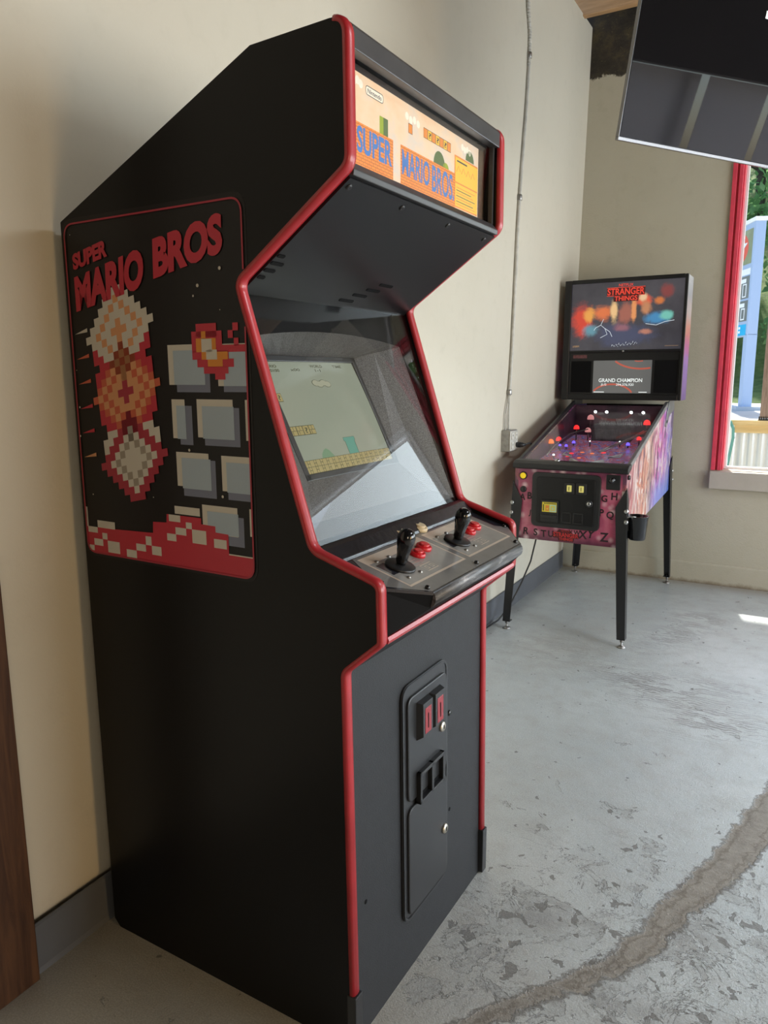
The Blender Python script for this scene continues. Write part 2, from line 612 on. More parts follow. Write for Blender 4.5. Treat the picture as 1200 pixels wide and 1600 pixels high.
h = b.math('ADD', b.math('MULTIPLY', n3, 0.5), b.math('MULTIPLY', n4, 0.35))
h = b.math('SUBTRACT', h, b.math('MULTIPLY', patch, 0.35))
h = b.math('SUBTRACT', h, b.math('MULTIPLY', inside, 0.5))
h = b.math('SUBTRACT', h, b.math('MULTIPLY', chip, 0.4))
h = b.math('ADD', h, b.math('MULTIPLY', n2, 0.8))
b.bump(h, 0.42, 0.006)
grit = b.smooth(n4, 0.35, 0.7, 0.86, 1.06)
gc = b.comb(grit, grit, grit)
col = b.mix(1.0, col, gc, 'MULTIPLY')
me.materials.append(b.set(color=col, rough=ro, spec=0.65))

# painted wall
def wall_paint(name, c1, c2, stone=False):
    b = NB(name)
    P = b.tc.outputs['Object']
    n1 = b.noise(P, 0.9, 5, 0.6)
    n2 = b.noise(P, 14, 5, 0.6)
    col = b.ramp(n1, [(0.3, c1), (0.7, c2)])
    col = b.mix(b.smooth(n2, 0.5, 0.85), col, tuple(c * 0.97 for c in c1))
    rough = 0.62
    h = b.math('ADD', b.noise(P, 120, 3, 0.6), b.math('MULTIPLY', n2, 0.9 if stone else 0.3))
    if stone:
        z = b.sep(P)[2]
        zj = b.math('ADD', z, b.math('MULTIPLY', b.math('SUBTRACT', b.noise(P, 7, 5, 0.7), 0.5), 0.16))
        bare = b.smooth(zj, 3.15, 3.165)
        sc = b.ramp(b.noise(P, 6, 8, 0.75), [(0.28, (0.010, 0.008, 0.006)), (0.5, (0.04, 0.033, 0.023)), (0.66, (0.085, 0.065, 0.03)), (0.8, (0.16, 0.12, 0.05))])
        sc = b.mix(b.smooth(b.noise(P, 40, 4, 0.7), 0.6, 0.75), sc, (0.15, 0.125, 0.06))
        col = b.mix(bare, col, sc)
        dirt = b.smooth(b.math('ADD', z, b.math('MULTIPLY', b.noise(P, 16, 5, 0.7), 0.05)), 0.055, 0.02)
        col = b.mix(b.math('MULTIPLY', dirt, 0.8), col, (0.13, 0.085, 0.045))
        h = b.math('ADD', h, b.math('MULTIPLY', b.math('MULTIPLY', bare, b.noise(P, 22, 6, 0.8)), 6.0))
    b.bump(h, 0.3, 0.004 if stone else 0.0012)
    return b.set(color=col, rough=rough, spec=0.35)


wall_l = wall_paint('cream wall paint', (0.56, 0.52, 0.425), (0.595, 0.555, 0.46))
wall_f = wall_paint('shaded cream wall paint', (0.43, 0.395, 0.30), (0.475, 0.44, 0.345), stone=True)  # same cream paint, toned darker to hold the far wall's shade
wall_o = wall_paint('cream back wall paint', (0.56, 0.52, 0.44), (0.6, 0.56, 0.48))

# left wall (drywall that stops short of the joists); it leans a little over its length
w = MB()
H = 3.462
w.hexa([(-0.14, -5.1, 0), (0.0, -5.1, 0), (-0.036, 3.83, 0), (-0.14, 3.83, 0)], [(-0.14, -5.1, H), (0.0, -5.1, H), (0.022, 3.83, H), (-0.14, 3.83, H)])
struct(w.build('wall_left', wall_l))

# far wall with window openings
WX0, WX1, WZ0, WZ1 = 0.937, 2.16, 0.742, 2.66
W2X0, W2X1, W2Z1 = 2.40, 3.9, 2.12
w = MB()
Y0, Y1 = 3.82, 4.02
for x0, x1, z0, z1 in [(-0.14, WX0, 0, 3.9), (WX0, WX1, 0, WZ0), (WX0, WX1, WZ1, 3.9), (WX1, W2X0, 0, 3.9), (W2X0, W2X1, 0, WZ0), (W2X0, W2X1, W2Z1, 3.9), (W2X1, 5.2, 0, 3.9)]:
    w.box(x0, Y0, z0, x1, Y1, z1)
struct(w.build('wall_far', wall_f))

# right wall: storefront with shaded windows, and a rear wall
w = MB()
for y0, y1, z0, z1 in [(-5.1, 0.0, 0, 3.9), (0.0, 1.15, 0, 0.55), (0.0, 1.15, 2.0, 3.9), (1.15, 3.6, 0, 0.55), (3.6, 3.82, 0, 2.62)]:
    w.box(5.0, y0, z0, 5.16, y1, z1)
struct(w.build('wall_right', wall_o))
w = MB()
w.box(5.0, 1.15, 2.62, 5.16, 3.82, 3.9)
struct(w.build('trim_2', pm('dark header boards', (0.03, 0.022, 0.018), rough=0.7, var=(3, 0.5))))
w = MB()
w.box(-0.14, -5.2, 0, 5.2, -5.1, 3.9)
struct(w.build('wall_rear', pm('dark panelled rear wall', (0.05, 0.038, 0.028), rough=0.7, var=(2, 0.4))))

# open ceiling of dark boards on joists
dark_wood = pm('dark roof boards', (0.045, 0.03, 0.02), rough=0.8, var=(3, 0.6))
b = NB('joist timber')
P = b.tc.outputs['Object']
gr = b.noise(b.mapping(P, scale=(1.2, 14, 14)), 3, 5, 0.6, 0.5)
b.set(color=b.ramp(gr, [(0.3, (0.34, 0.19, 0.085)), (0.7, (0.55, 0.33, 0.16))]), rough=0.65)
joist_m = b.m
w = MB()
w.box(-0.14, -5.2, 3.9, 5.2, 4.02, 3.96)
ceil = struct(w.build('ceiling', dark_wood))
for i in range(11):
    y = 3.62 - 0.8 * i
    MB().box(-0.1, y - 0.02, 3.447, 5.1, y + 0.025, 3.9).build('joist', joist_m if i < 3 else dark_wood, ceil, bevel=0.003)

w = MB()
w.prism([(3.82, 0.0), (3.806, 0.0), (3.808, 0.128), (3.812, 0.134), (3.82, 0.136)], -0.03, 5.0, lambda u, v, a: (a, u, v))
struct(w.build('baseboard_far', wall_f))

# rubber cove base along the left wall
grey_rubber = pm('grey rubber base', (0.105, 0.112, 0.125), rough=0.5, var=(5, 0.15))
w = MB()
prof = [(0.0, 0.0), (0.012, 0.0), (0.008, 0.012), (0.007, 0.116), (0.003, 0.12), (0.0, 0.12)]
w.prism(prof, 0, 1, lambda u, v, a: (u + (0.0016 if a == 0 else -0.035), -0.376 if a == 0 else 3.82, v))
struct(w.build('baseboard_left', grey_rubber))

# brown door casing at the left edge
b = NB('dark stained casing')
P = b.tc.outputs['Object']
gr = b.noise(b.mapping(P, scale=(16, 16, 1.2)), 3, 6, 0.65, 0.8)
b.set(color=b.ramp(gr, [(0.3, (0.036, 0.014, 0.006)), (0.7, (0.105, 0.046, 0.019))]), rough=0.45, spec=0.4)
MB().box(0.0, -0.50, 0.0, 0.028, -0.378, 2.2).build('trim_1', b.m, bevel=0.003)['kind'] = 'structure'

# ------------------------------------------------------------------ end window
win_red = pm('red window paint', (0.74, 0.06, 0.10), rough=0.4, var=(9, 0.25), bump=(40, 0.15))
win_dark = pm('dark red groove paint', (0.33, 0.008, 0.02), rough=0.45)
win_grey = pm('pale grey sill paint', (0.46, 0.42, 0.35), rough=0.55, var=(6, 0.12), bump=(50, 0.2))
alu = pm('white aluminium', (0.74, 0.76, 0.76), rough=0.4)
blind_grey = pm('grey shade cloth', (0.20, 0.20, 0.205), rough=0.9, var=(60, 0.1))
_n, _l = nodes_of(blind_grey)
_t = _n.new('ShaderNodeBsdfTranslucent'); _t.inputs[0].default_value = (0.92, 0.88, 0.87, 1)
_m = _n.new('ShaderNodeMixShader'); _m.inputs[0].default_value = 0.92
_l.new(_n['Principled BSDF'].outputs[0], _m.inputs[1]); _l.new(_t.outputs[0], _m.inputs[2])
_l.new(_m.outputs[0], [q for q in _n if q.type == 'OUTPUT_MATERIAL'][0].inputs[0])


def window(n, x0, x1, z0, z1, paint):
    root = struct(empty('window_%d' % n, ((x0 + x1) / 2, 3.92, z0)))
    ox, oy, oz = root.location
    f = MB()
    def fr(a, b_, y0, y1, mat=0):          # picture-frame ring between inset a and inset b
        for q in [(x0 + a, z0, x0 + b_, z1), (x1 - b_, z0, x1 - a, z1), (x0 + b_, z1 - b_, x1 - b_, z1 - a)]:
            f.box(q[0] - ox, y0 - oy, q[1] - oz, q[2] - ox, y1 - oy, q[3] - oz, mat)
    fr(-0.046, -0.022, 3.802, 3.83)
    fr(-0.022, -0.010, 3.813, 3.84, 1)
    fr(-0.010, 0.012, 3.806, 3.86)
    fr(0.012, 0.020, 3.83, 3.93)
    f.build('window_frame', paint, root, bevel=0.002)
    a = MB()
    for q in [(x0 + 0.018, z0, x0 + 0.034, z1), (x1 - 0.034, z0, x1 - 0.018, z1), (x0 + 0.03, z0 - 0.002, x1 - 0.03, z0 + 0.016), (x0 + 0.03, z1 - 0.03, x1 - 0.03, z1)]:
        a.box(q[0] - ox, 3.915 - oy, q[1] - oz, q[2] - ox, 3.955 - oy, q[3] - oz)
    a.build('glazing_bead', alu, root, bevel=0.002)
    MB().box(x0 + 0.03 - ox, 3.932 - oy, 0.012, x1 - 0.03 - ox, 3.938 - oy, z1 - z0 - 0.02).build('window_pane', clear_glass, root)
    s = MB()
    s.box(x0 - 0.048 - ox, 3.775 - oy, z0 - 0.115 - oz, x1 + 0.048 - ox, 3.83 - oy, z0 - 0.004 - oz, 0)
    s.box(x0 - ox, 3.83 - oy, z0 - 0.03 - oz, x1 - ox, 4.05 - oy, z0 - 0.004 - oz, 1)
    s.build('window_sill', [win_grey, white_paint], root, bevel=0.004)
    return root


window(1, WX0, WX1, WZ0, WZ1, [win_red, win_dark])
window(2, W2X0, W2X1, WZ0, W2Z1, [alu, alu])

# storefront windows on the right wall, shades down with gaps between them
root = struct(empty('window_3', (5.03, 2.375, 0.6)))
for y0, y1 in ((1.2, 2.46), (2.525, 2.985), (3.04, 3.56)):
    MB().box(-0.05, y0 - 2.375, 1.41, -0.042, y1 - 2.375, 2.0).build('window_shade', blind_grey, root)
MB().box(0.03, -1.2, 0.02, 0.036, 1.2, 2.0).build('window_pane', clear_glass, root)
fr = MB()
for yy in (-2.36, -1.22, -0.02, 1.19):
    fr.box(-0.01, yy, -0.04, 0.05, yy + 0.04, 2.0)
fr.build('window_frame', black_metal, root, bevel=0.003)

# ------------------------------------------------------------------ arcade cabinet
W = 0.655
cab = empty('arcade_cabinet', (0.0351, -0.1763, 0.0), R(-0.6))
tag(cab, 'tall black upright arcade cabinet with red edge trim, lit marquee and two joysticks', 'arcade machine')

prof_pts = [(0.0, 0.018), (0.0, 1.6506), (0.5216, 1.8786), (0.7135, 1.885), (0.7152, 1.667), (0.474, 1.500), (0.6266, 1.0225), (0.7676, 0.9785), (0.7698, 0.870),
            (0.6925, 0.803), (0.7018, 0.128), (0.7028, 0.0), (0.018, 0.0)]
prof_r = [0.0, 0.004, 0.006, 0.030, 0.030, 0.026, 0.035, 0.022, 0.012, 0.025, 0.0, 0.004, 0.0]
side_poly = fillet(prof_pts, prof_r, 7)
XZ = lambda y: (lambda u, v, a: (u, a, v))
trim_path = fillet(prof_pts[2:11], [0] + prof_r[3:10] + [0], 8)
trim_path = [q for q in trim_path if not (q[1] > 1.86 and q[0] < 0.687)]


def edge_trim(w0, parent, shade):
    mb = MB()
    sec = [(-0.0016, -0.006), (-0.0016, 0.0008), (0.002, 0.0042), (0.010, 0.0056), (0.018, 0.0042), (0.0216, 0.0008), (0.0216, -0.006)]
    n = len(trim_path); k = len(sec)
    rings = []
    for i, p in enumerate(trim_path):
        a = Vector(trim_path[max(i - 1, 0)]); b_ = Vector(trim_path[min(i + 1, n - 1)])
        t = (b_ - a).normalized()
        nn = Vector((-t.y, t.x))          # outward for this clockwise run
        rings += [(p[0] + nn.x * o, w0 + wv, p[1] + nn.y * o) for wv, o in sec]
    f = [(i * k + j, i * k + (j + 1) % k, (i + 1) * k + (j + 1) % k, (i + 1) * k + j) for i in range(n - 1) for j in range(k)]
    mb.add(rings, f, 0, True)
    mb.f.append(tuple(range(k))); mb.m.append(0); mb.sm.append(False)
    mb.f.append(tuple((n - 1) * k + j for j in range(k))); mb.m.append(0); mb.sm.append(False)
    return mb.build('edge_trim', red_mold, parent)


for w0 in (0.0, W - 0.02):
    sp_ = MB().prism(side_poly, w0, w0 + 0.02, lambda u, v, a: (u, a, v)).build('side_panel', black_side, cab, bevel=0.0012)
    edge_trim(w0, sp_, 0)
    g = MB().box(0.690, w0 - 0.003, 0.002, 0.711, w0 + 0.023, 0.127)
    g.build('corner_guard', black_metal, sp_, bevel=0.002)

A0, A1 = 0.02, W - 0.02
MB().box(0.0, A0, 0.02, 0.015, A1, 1.63).build('back_panel', black_side, cab)
MB().hexa([(0.004, A0, 1.628), (0.525, A0, 1.857), (0.525, A1, 1.857), (0.004, A1, 1.628)], [(0.0, A0, 1.645), (0.522, A0, 1.873), (0.522, A1, 1.873), (0.0, A1, 1.645)]).build('sloped_top_panel', black_side, cab)
MB().box(0.52, A0, 1.862, 0.69, A1, 1.874).build('top_panel', black_side, cab)

# --- marquee
marq = empty('marquee', (0.69, 0, 1.66)); marq.parent = cab
MX, MZ = 0.69, 1.66
mfr = MB()
mfr.prism([(0.0, 0.185), (0.024, 0.182), (0.024, 0.214), (0.018, 0.221), (0.0, 0.221)], A0, A1, lambda u, v, a: (u, a, v))
mfr.prism([(0.0, 0.019), (0.010, 0.019), (0.0235, 0.004), (0.0225, -0.006), (0.0, -0.006)], A0, A1, lambda u, v, a: (u, a, v))
mfr.box(0.0, A1 - 0.008, 0.017, 0.012, A1, 0.187)
mfr.build('marquee_retainer', pm('grey black retainer metal', (0.05, 0.05, 0.052), rough=0.36, spec=0.5, var=(12, 0.3)), marq, bevel=0.0015)
bk = MB().box(-0.02, A0, 0.016, -0.0125, A1, 0.187)
bk.build('marquee_back', pm('dark brown backing', (0.035, 0.024, 0.02), rough=0.5, var=(30, 0.3)), marq)
# the backlit art: sky, brick banks, lettering, blocks
b = NB('backlit sky print')
P = b.tc.outputs['Object']
skyc = b.ramp(b.noise(b.mapping(P, scale=(1, 5, 9)), 1.6, 4, 0.6), [(0.28, (0.95, 0.48, 0.18)), (0.5, (0.92, 0.62, 0.36)), (0.68, (0.66, 0.60, 0.54))])
b.set(color=(0.3, 0.25, 0.2), rough=0.4, emit=skyc, estr=0.72)
m_sky = b.m
b = NB('backlit brick print')
sx, sy, sz = b.sep(b.tc.outputs['Object'])
bt = b.n.new('ShaderNodeTexBrick')
bt.inputs['Scale'].default_value = 1.0
bt.inputs['Brick Width'].default_value = 0.0135
bt.inputs['Row Height'].default_value = 0.0052
bt.inputs['Mortar Size'].default_value = 0.0007
bt.inputs['Color1'].default_value = (0.95, 0.27, 0.03, 1)
bt.inputs['Color2'].default_value = (0.88, 0.22, 0.025, 1)
bt.inputs['Mortar'].default_value = (0.28, 0.07, 0.01, 1)
b.l.new(b.comb(sy, sz, 0.0), bt.inputs['Vector'])
b.set(color=(0.3, 0.1, 0.02), rough=0.4, emit=bt.outputs['Color'], estr=0.8)
m_brick = b.m
m_blue = glow('backlit blue print', (0.06, 0.20, 0.52), 0.85)
m_orange = glow('backlit orange print', (0.85, 0.27, 0.04), 0.8)
m_yellow = glow('backlit yellow print', (0.95, 0.55, 0.05), 0.85)
m_greenp = glow('backlit green print', (0.33, 0.42, 0.03), 0.8)
m_dgreen = glow('backlit dark green print', (0.10, 0.16, 0.05), 0.8)
m_ink = glow('backlit ink', (0.05, 0.06, 0.08), 0.5)
m_cream = glow('backlit cream print', (0.98, 0.88, 0.7), 0.8)
m_brown = pm('brown hatched strip', (0.10, 0.06, 0.03), rough=0.5, var=(120, 0.5))
art = MB()
fnk = lambda k: (lambda w_, h_: (-0.010 + 0.0003 * k, w_, h_ - MZ))
art.rect(A0, 1.686, 0.592, 1.8345, fnk(0), 0)
art.rect(0.592, 1.686, A1 - 0.012, 1.8345, fnk(0), 8)
art.rect(A0, 1.686, 0.205, 1.757, fnk(1), 1)
art.rect(0.2327, 1.686, 0.4717, 1.757, fnk(1), 1)
for x0, x1, y0, y1 in ((0.06, 0.10, 1.815, 1.828), (0.25, 0.31, 1.805, 1.82), (0.50, 0.55, 1.81, 1.825)):
    for q in range(4):
        art.disc(x0 + (x1 - x0) * (q + 0.5) / 4, (y0 + y1) / 2 - 0.003 * (q % 2), 0.007, fnk(1), 7, 14)
art.text('SUPER', [(0.081, 1.752), (0.2, 1.752), (0.2, 1.709), (0.081, 1.709)], fnk(2), 2, 0.03)
art.text('MARIO', [(0.238, 1.751), (0.352, 1.751), (0.352, 1.706), (0.238, 1.706)], fnk(2), 2, 0.02)
art.text('BROS.', [(0.362, 1.751), (0.466, 1.751), (0.466, 1.700), (0.362, 1.700)], fnk(2), 2, 0.02)
# rows of plain blocks
def blocks(x0, y0, n, s_, mats_, k=1):
    for q in range(n):
        mq = mats_[q % len(mats_)]
        art.rect(x0 + q * s_, y0, x0 + (q + 1) * s_ - 0.0012, y0 + s_, fnk(k), mq)
        art.line([(x0 + q * s_, y0), (x0 + q * s_, y0 + s_), (x0 + (q + 1) * s_ - 0.0012, y0 + s_), (x0 + (q + 1) * s_ - 0.0012, y0)], 0.0012, fnk(k + 1), 6, True)
blocks(0.325, 1.7925, 7, 0.0176, [3, 4])
blocks(0.263, 1.785, 1, 0.0165, [3])
blocks(0.044, 1.790, 2, 0.0165, [1, 1])
art.text('?', [(0.346, 1.806), (0.356, 1.806), (0.356, 1.796), (0.346, 1.796)], fnk(3), 6, 0.02)
art.text('?', [(0.381, 1.806), (0.391, 1.806), (0.391, 1.796), (0.381, 1.796)], fnk(3), 6, 0.02)
art.text('?', [(0.416, 1.806), (0.426, 1.806), (0.426, 1.796), (0.416, 1.796)], fnk(3), 6, 0.02)
# green hills and a plain green block
for cx, r_, mq in ((0.052, 0.016, 5), (0.395, 0.026, 9), (0.425, 0.014, 5), (0.545, 0.022, 9)):
    y0 = 1.757 if cx < 0.5 else 1.796
    art.poly([(cx + r_ * math.cos(math.pi * q / 10), y0 + r_ * (1.0 if mq == 9 else 0.75) * math.sin(math.pi * q / 10)) for q in range(11)], fnk(1), mq)
art.rect(0.157, 1.757, 0.186, 1.786, fnk(1), 5)
art.rect(0.170, 1.757, 0.186, 1.786, fnk(2), 9)
# instruction panel: illegible ruled lines in the photo
art.rect(0.4675, 1.690, 0.588, 1.7945, fnk(1), 3)
art.rect(0.471, 1.742, 0.588, 1.791, fnk(2), 4)
art.rect(0.471, 1.693, 0.588, 1.739, fnk(2), 4)
for q in range(7):
    art.rect(0.476, 1.697 + q * 0.0056, 0.574 - 0.01 * (q % 3), 1.6985 + q * 0.0056, fnk(3), 6 if q % 2 else 3)
for q in range(4):
    art.line([(0.476 + 0.025 * q, 1.762), (0.486 + 0.025 * q, 1.775), (0.496 + 0.025 * q, 1.765)], 0.0022, fnk(3), 3)
art.rect(0.478, 1.783, 0.53, 1.786, fnk(3), 6)
# maker's capsule
cap = rrect(0.1105, 1.8075, 0.1690, 1.8215, 0.0065, 6)
art.poly(cap, fnk(2), 7)
art.line(cap, 0.0012, fnk(3), 6, True)
art.text('Nintendo', [(0.1165, 1.8182), (0.163, 1.8182), (0.163, 1.8108), (0.1165, 1.8108)], fnk(3), 6, 0.01)
art.build('marquee_art', [m_sky, m_brick, m_blue, m_orange, m_yellow, m_greenp, m_ink, m_cream, m_brown, m_dgreen], marq, fix=False)
MB().hexa([(-0.004, A0 + 0.001, 0.016), (-0.001, A0 + 0.001, 0.016), (-0.001, A1 - 0.004, 0.016), (-0.004, A1 - 0.004, 0.016)], [(0.006, A0 + 0.001, 0.187), (0.009, A0 + 0.001, 0.187), (0.009, A1 - 0.004, 0.187), (0.006, A1 - 0.004, 0.187)]).build('marquee_glass', clear_glass, marq)

# --- underside of the head with speaker slots and screws
p0, p1 = Vector((0.706, 1.650)), Vector((0.464, 1.483))
td = (p1 - p0).normalized(); tn = Vector((-td.y, td.x))       # tn points up into the head
if tn.y < 0: tn = -tn
U = lambda w_, t, o=0.0: ((p0 + td * t + tn * o).x, w_, (p0 + td * t + tn * o).y)
LT = (p1 - p0).length
spk = MB()
spk.hexa([U(A0, 0), U(A1, 0), U(A1, LT), U(A0, LT)], [U(A0, 0, .012), U(A1, 0, .012), U(A1, LT, .012), U(A0, LT, .012)])
spk_o = spk.build('speaker_panel', black_satin, cab)
for gx0, tt in ((0.022, 0.20), (0.40, 0.20)):
    for q, (a_, b_) in enumerate(((0.0, 0.02), (0.0, 0.035), (0.0, 0.03), (0.0, 0.02))):
        w0_ = gx0 + (0.0 if gx0 < 0.1 else -0.028 * q); w1_ = w0_ + (b_ - a_ if gx0 < 0.1 else 0.055)
        t0 = tt - 0.015 + 0.019 * q if gx0 < 0.1 else 0.205 + 0.021 * q
        MB().box(0, 0, 0, 1, 1, 1)
        s_ = MB()
        s_.prism(fillet([(w0_, t0), (w1_, t0), (w1_, t0 + 0.008), (w0_, t0 + 0.008)], 0.0038, 4), -0.0012, 0.004, lambda u, v, a: U(u, v, a))
        s_.build('speaker_slot', black_matte, spk_o)
for w_ in (0.035, 0.215, 0.41, 0.60):
    c_ = Vector(U(w_, 0.016, 0.0)); ax = Vector((-tn.x, 0, -tn.y))
    s_ = MB().lathe([(0.0062, -0.001), (0.006, 0.0014), (0.0045, 0.0028), (0.0022, 0.003), (0.0, 0.0018)], c_, ax, 14)
    s_.build('screw', black_metal, spk_o)

# --- monitor: bezel, screen, front glass
g0 = Vector((0.475, 1.4955)); g1 = Vector((0.6266, 1.0356))
gd = (g1 - g0).normalized(); gn = Vector((-gd.y, gd.x))
if gn.x > 0: gn = -gn                                          # into the cabinet
GL = (g1 - g0).length
G = lambda w_, t, o: ((g0 + gd * (t * GL) + gn * o).x, w_, (g0 + gd * (t * GL) + gn * o).y)
SW0, SW1, ST0, ST1 = 0.148, 0.497, 0.203, 0.732
OT, OB = 0.118, 0.079
so = lambda t: OT + (OB - OT) * (t - ST0) / (ST1 - ST0)
b = NB('speckled grey bezel')
P = b.tc.outputs['Object']
b.set(color=b.ramp(b.noise(P, 420, 2, 0.5), [(0.38, (0.032, 0.030, 0.028)), (0.66, (0.115, 0.112, 0.110))]), rough=0.4, spec=0.45)
b.bump(b.noise(P, 500, 2, 0.5), 0.15, 0.001)
bez = MB()
n = 14
ri = 0.012
inner = [(SW0 - ri, ST0 - ri * 2), (SW1 + ri, ST0 - ri * 2), (SW1 + ri, ST1 + ri * 1.7), (SW0 - ri, ST1 + ri * 1.7)]
def arc(tc_, te, q): return tc_ + (te - tc_) * (2 * q - 1) ** 2
top_out = [G(0.03 + (0.595) * q / n, arc(0.118, 0.165, q / n), 0.045) for q in range(n + 1)]
top_in = [G(inner[0][0] + (inner[1][0] - inner[0][0]) * q / n, inner[0][1], so(inner[0][1]) - 0.004) for q in range(n + 1)]
bez.add(top_out + top_in, [(q, q + 1, n + 2 + q, n + 1 + q) for q in range(n)], 0, False)
crL = [G(0.085, 0.16, 0.085), G(0.085, 0.9, 0.045)]
ro_ = [G(0.625, 0.165, 0.045), G(0.625, 1.0, 0.013)]
rm_ = [G(0.560, 0.18, 0.085), G(0.575, 0.93, 0.045)]
rin = [G(inner[1][0], inner[1][1], so(inner[1][1]) - 0.004), G(inner[2][0], inner[2][1], so(inner[2][1]) - 0.004)]
bez.add([ro_[0], ro_[1], rm_[1], rm_[0]], [(0, 1, 2, 3)]).add([rm_[0], rm_[1], rin[1], rin[0]], [(0, 1, 2, 3)])
lo_ = [G(0.030, 0.165, 0.045), G(0.030, 1.0, 0.013)]
lin = [G(inner[0][0], inner[0][1], so(inner[0][1]) - 0.004), G(inner[3][0], inner[3][1], so(inner[3][1]) - 0.004)]
lm_ = [G(0.095, 0.18, 0.085), G(0.08, 0.93, 0.045)]
bez.add([lo_[0], lo_[1], lm_[1], lm_[0]], [(0, 1, 2, 3)]).add([lm_[0], lm_[1], lin[1], lin[0]], [(0, 1, 2, 3)])
bez.add([lo_[1], ro_[1], rm_[1], rin[1], lin[1], lm_[1]], [(0, 1, 2, 3, 4, 5)])
bez.add([top_out[-1], rm_[0], rin[0]], [(0, 1, 2)]).add([top_out[0], lm_[0], lin[0]], [(0, 1, 2)])
bz = bez.build('monitor_bezel', b.m, cab, fix=False)
# black wall above the bezel arc
fr_ = MB()
n2_ = [G(A0, -0.03, 0.02), G(A1, -0.03, 0.02), G(A1, 0.165, 0.043), G(A0, 0.165, 0.043)]
tops = [G(0.03 + 0.595 * q / n, arc(0.118, 0.165, q / n), 0.047) for q in range(n + 1)]
topu = [G(0.02 + 0.615 * q / n, -0.03, 0.047) for q in range(n + 1)]
fr_.add(topu + tops, [(q, q + 1, n + 2 + q, n + 1 + q) for q in range(n)], 0)
for wa, wb__ in ((A0, 0.031), (0.624, A1)):
    fr_.add([G(wa, 0.1, 0.046), G(wb__, 0.1, 0.046), G(wb__, 1.02, 0.014), G(wa, 1.02, 0.014)], [(0, 1, 2, 3)], 0)
fr_.build('monitor_surround', black_matte, cab, fix=False)
# inner black frame round the tube
ifr = MB()
oi = 0.006
for (a_, b_) in (((SW0 - ri, ST0 - 2 * ri), (SW1 + ri, ST0 + 0.004)), ((SW0 - ri, ST1 - 0.004), (SW1 + ri, ST1 + 2 * ri)), ((SW0 - ri, ST0 - 2 * ri), (SW0 + 0.003, ST1 + 2 * ri)), ((SW1 - 0.003, ST0 - 2 * ri), (SW1 + ri, ST1 + 2 * ri))):
    c4 = [(a_[0], a_[1]), (b_[0], a_[1]), (b_[0], b_[1]), (a_[0], b_[1])]
    ifr.hexa([G(u, t, so(t) - oi) for u, t in c4], [G(u, t, so(t) + 0.004) for u, t in c4])
ifr.build('tube_frame', black_plastic, bz, bevel=0.0015)
# picture on the tube
scr_bg = glow('screen pale picture', (0.275, 0.305, 0.235), 0.62, 0.12)
scr_ink = glow('screen dark outline', (0.10, 0.105, 0.06), 0.55, 0.12)
scr_tan = glow('screen tan blocks', (0.36, 0.30, 0.13), 0.6, 0.12)
scr_grn = glow('screen green', (0.16, 0.27, 0.16), 0.6, 0.12)
scr_teal = glow('screen teal', (0.10, 0.30, 0.23), 0.6, 0.12)
scr_pale = glow('screen pale cloud', (0.36, 0.37, 0.27), 0.6, 0.12)
scr = MB()
def SF(k):
    def f(w_, t):
        u = (w_ - SW0) / (SW1 - SW0) * 2 - 1; v = (t - ST0) / (ST1 - ST0) * 2 - 1
        return G(w_, t, so(t) - 0.0005 - 0.006 * (1 - 0.5 * u * u - 0.5 * v * v) - 0.0004 * k)
    return f
scr.rect(SW0, ST0, SW1, ST1, SF(0), 0, 14, 12)
def stext(txt, x0, t0, x1, t1, mat=1):
    scr.text(txt, [(x0, t0), (x1, t0), (x1, t1), (x0, t1)], SF(1), mat, 0.02)
stext('MARIO', 0.153, 0.222, 0.194, 0.236); stext('000100', 0.153, 0.243, 0.198, 0.257)
stext('x00', 0.236, 0.240, 0.268, 0.254); stext('WORLD', 0.310, 0.222, 0.358, 0.236); stext('1-1', 0.324, 0.243, 0.345, 0.257)
stext('TIME', 0.400, 0.222, 0.438, 0.236)
def cloud(x0, t0, x1, t1, mat=5):
    tm, hw, ht = (t0 + t1) / 2, (x1 - x0) / 5, (t1 - t0) / 2
    for grow, k_, mt in ((1.12, 1, 1), (1.0, 2, mat)):
        for q in range(4):
            cx_, cy_ = x0 + hw * (q + 1), tm + (0.2 if q % 2 else -0.15) * ht
            scr.poly([(cx_ + hw * 0.85 * grow * math.cos(a_ * math.pi / 8), cy_ + ht * 0.8 * grow * math.sin(a_ * math.pi / 8)) for a_ in range(16)], SF(k_), mt)
cloud(0.290, 0.298, 0.362, 0.335)
def sblock(x0, t0, s_, mat=2, q=None):
    t1 = t0 + s_ * 2.15
    scr.rect(x0, t0, x0 + s_, t1, SF(1), 1)
    scr.rect(x0 + 0.0012, t0 + 0.0026, x0 + s_ - 0.0012, t1 - 0.0026, SF(2), mat)
    if q:
        scr.text('?', [(x0 + s_ * .3, t0 + s_ * .5), (x0 + s_ * .72, t0 + s_ * .5), (x0 + s_ * .72, t1 - s_ * .4), (x0 + s_ * .3, t1 - s_ * .4)], SF(3), 1, 0.02)
    else:
        scr.line([(x0, (t0 + t1) / 2), (x0 + s_, (t0 + t1) / 2)], 0.0018, SF(3), 1)
        scr.line([(x0 + s_ * .5, t0), (x0 + s_ * .5, (t0 + t1) / 2)], 0.0012, SF(3), 1)
        scr.line([(x0 + s_ * .3, t1), (x0 + s_ * .3, (t0 + t1) / 2)], 0.0012, SF(3), 1)
sblock(0.1495, 0.357, 0.0185, 2, True)
for q in range(4): sblock(0.1495 + 0.0205 * q, 0.511, 0.0205, 2, q == 2)
scr.rect(0.3175, 0.588, 0.3625, 0.606, SF(1), 4); scr.rect(0.321, 0.606, 0.359, 0.672, SF(1), 4)
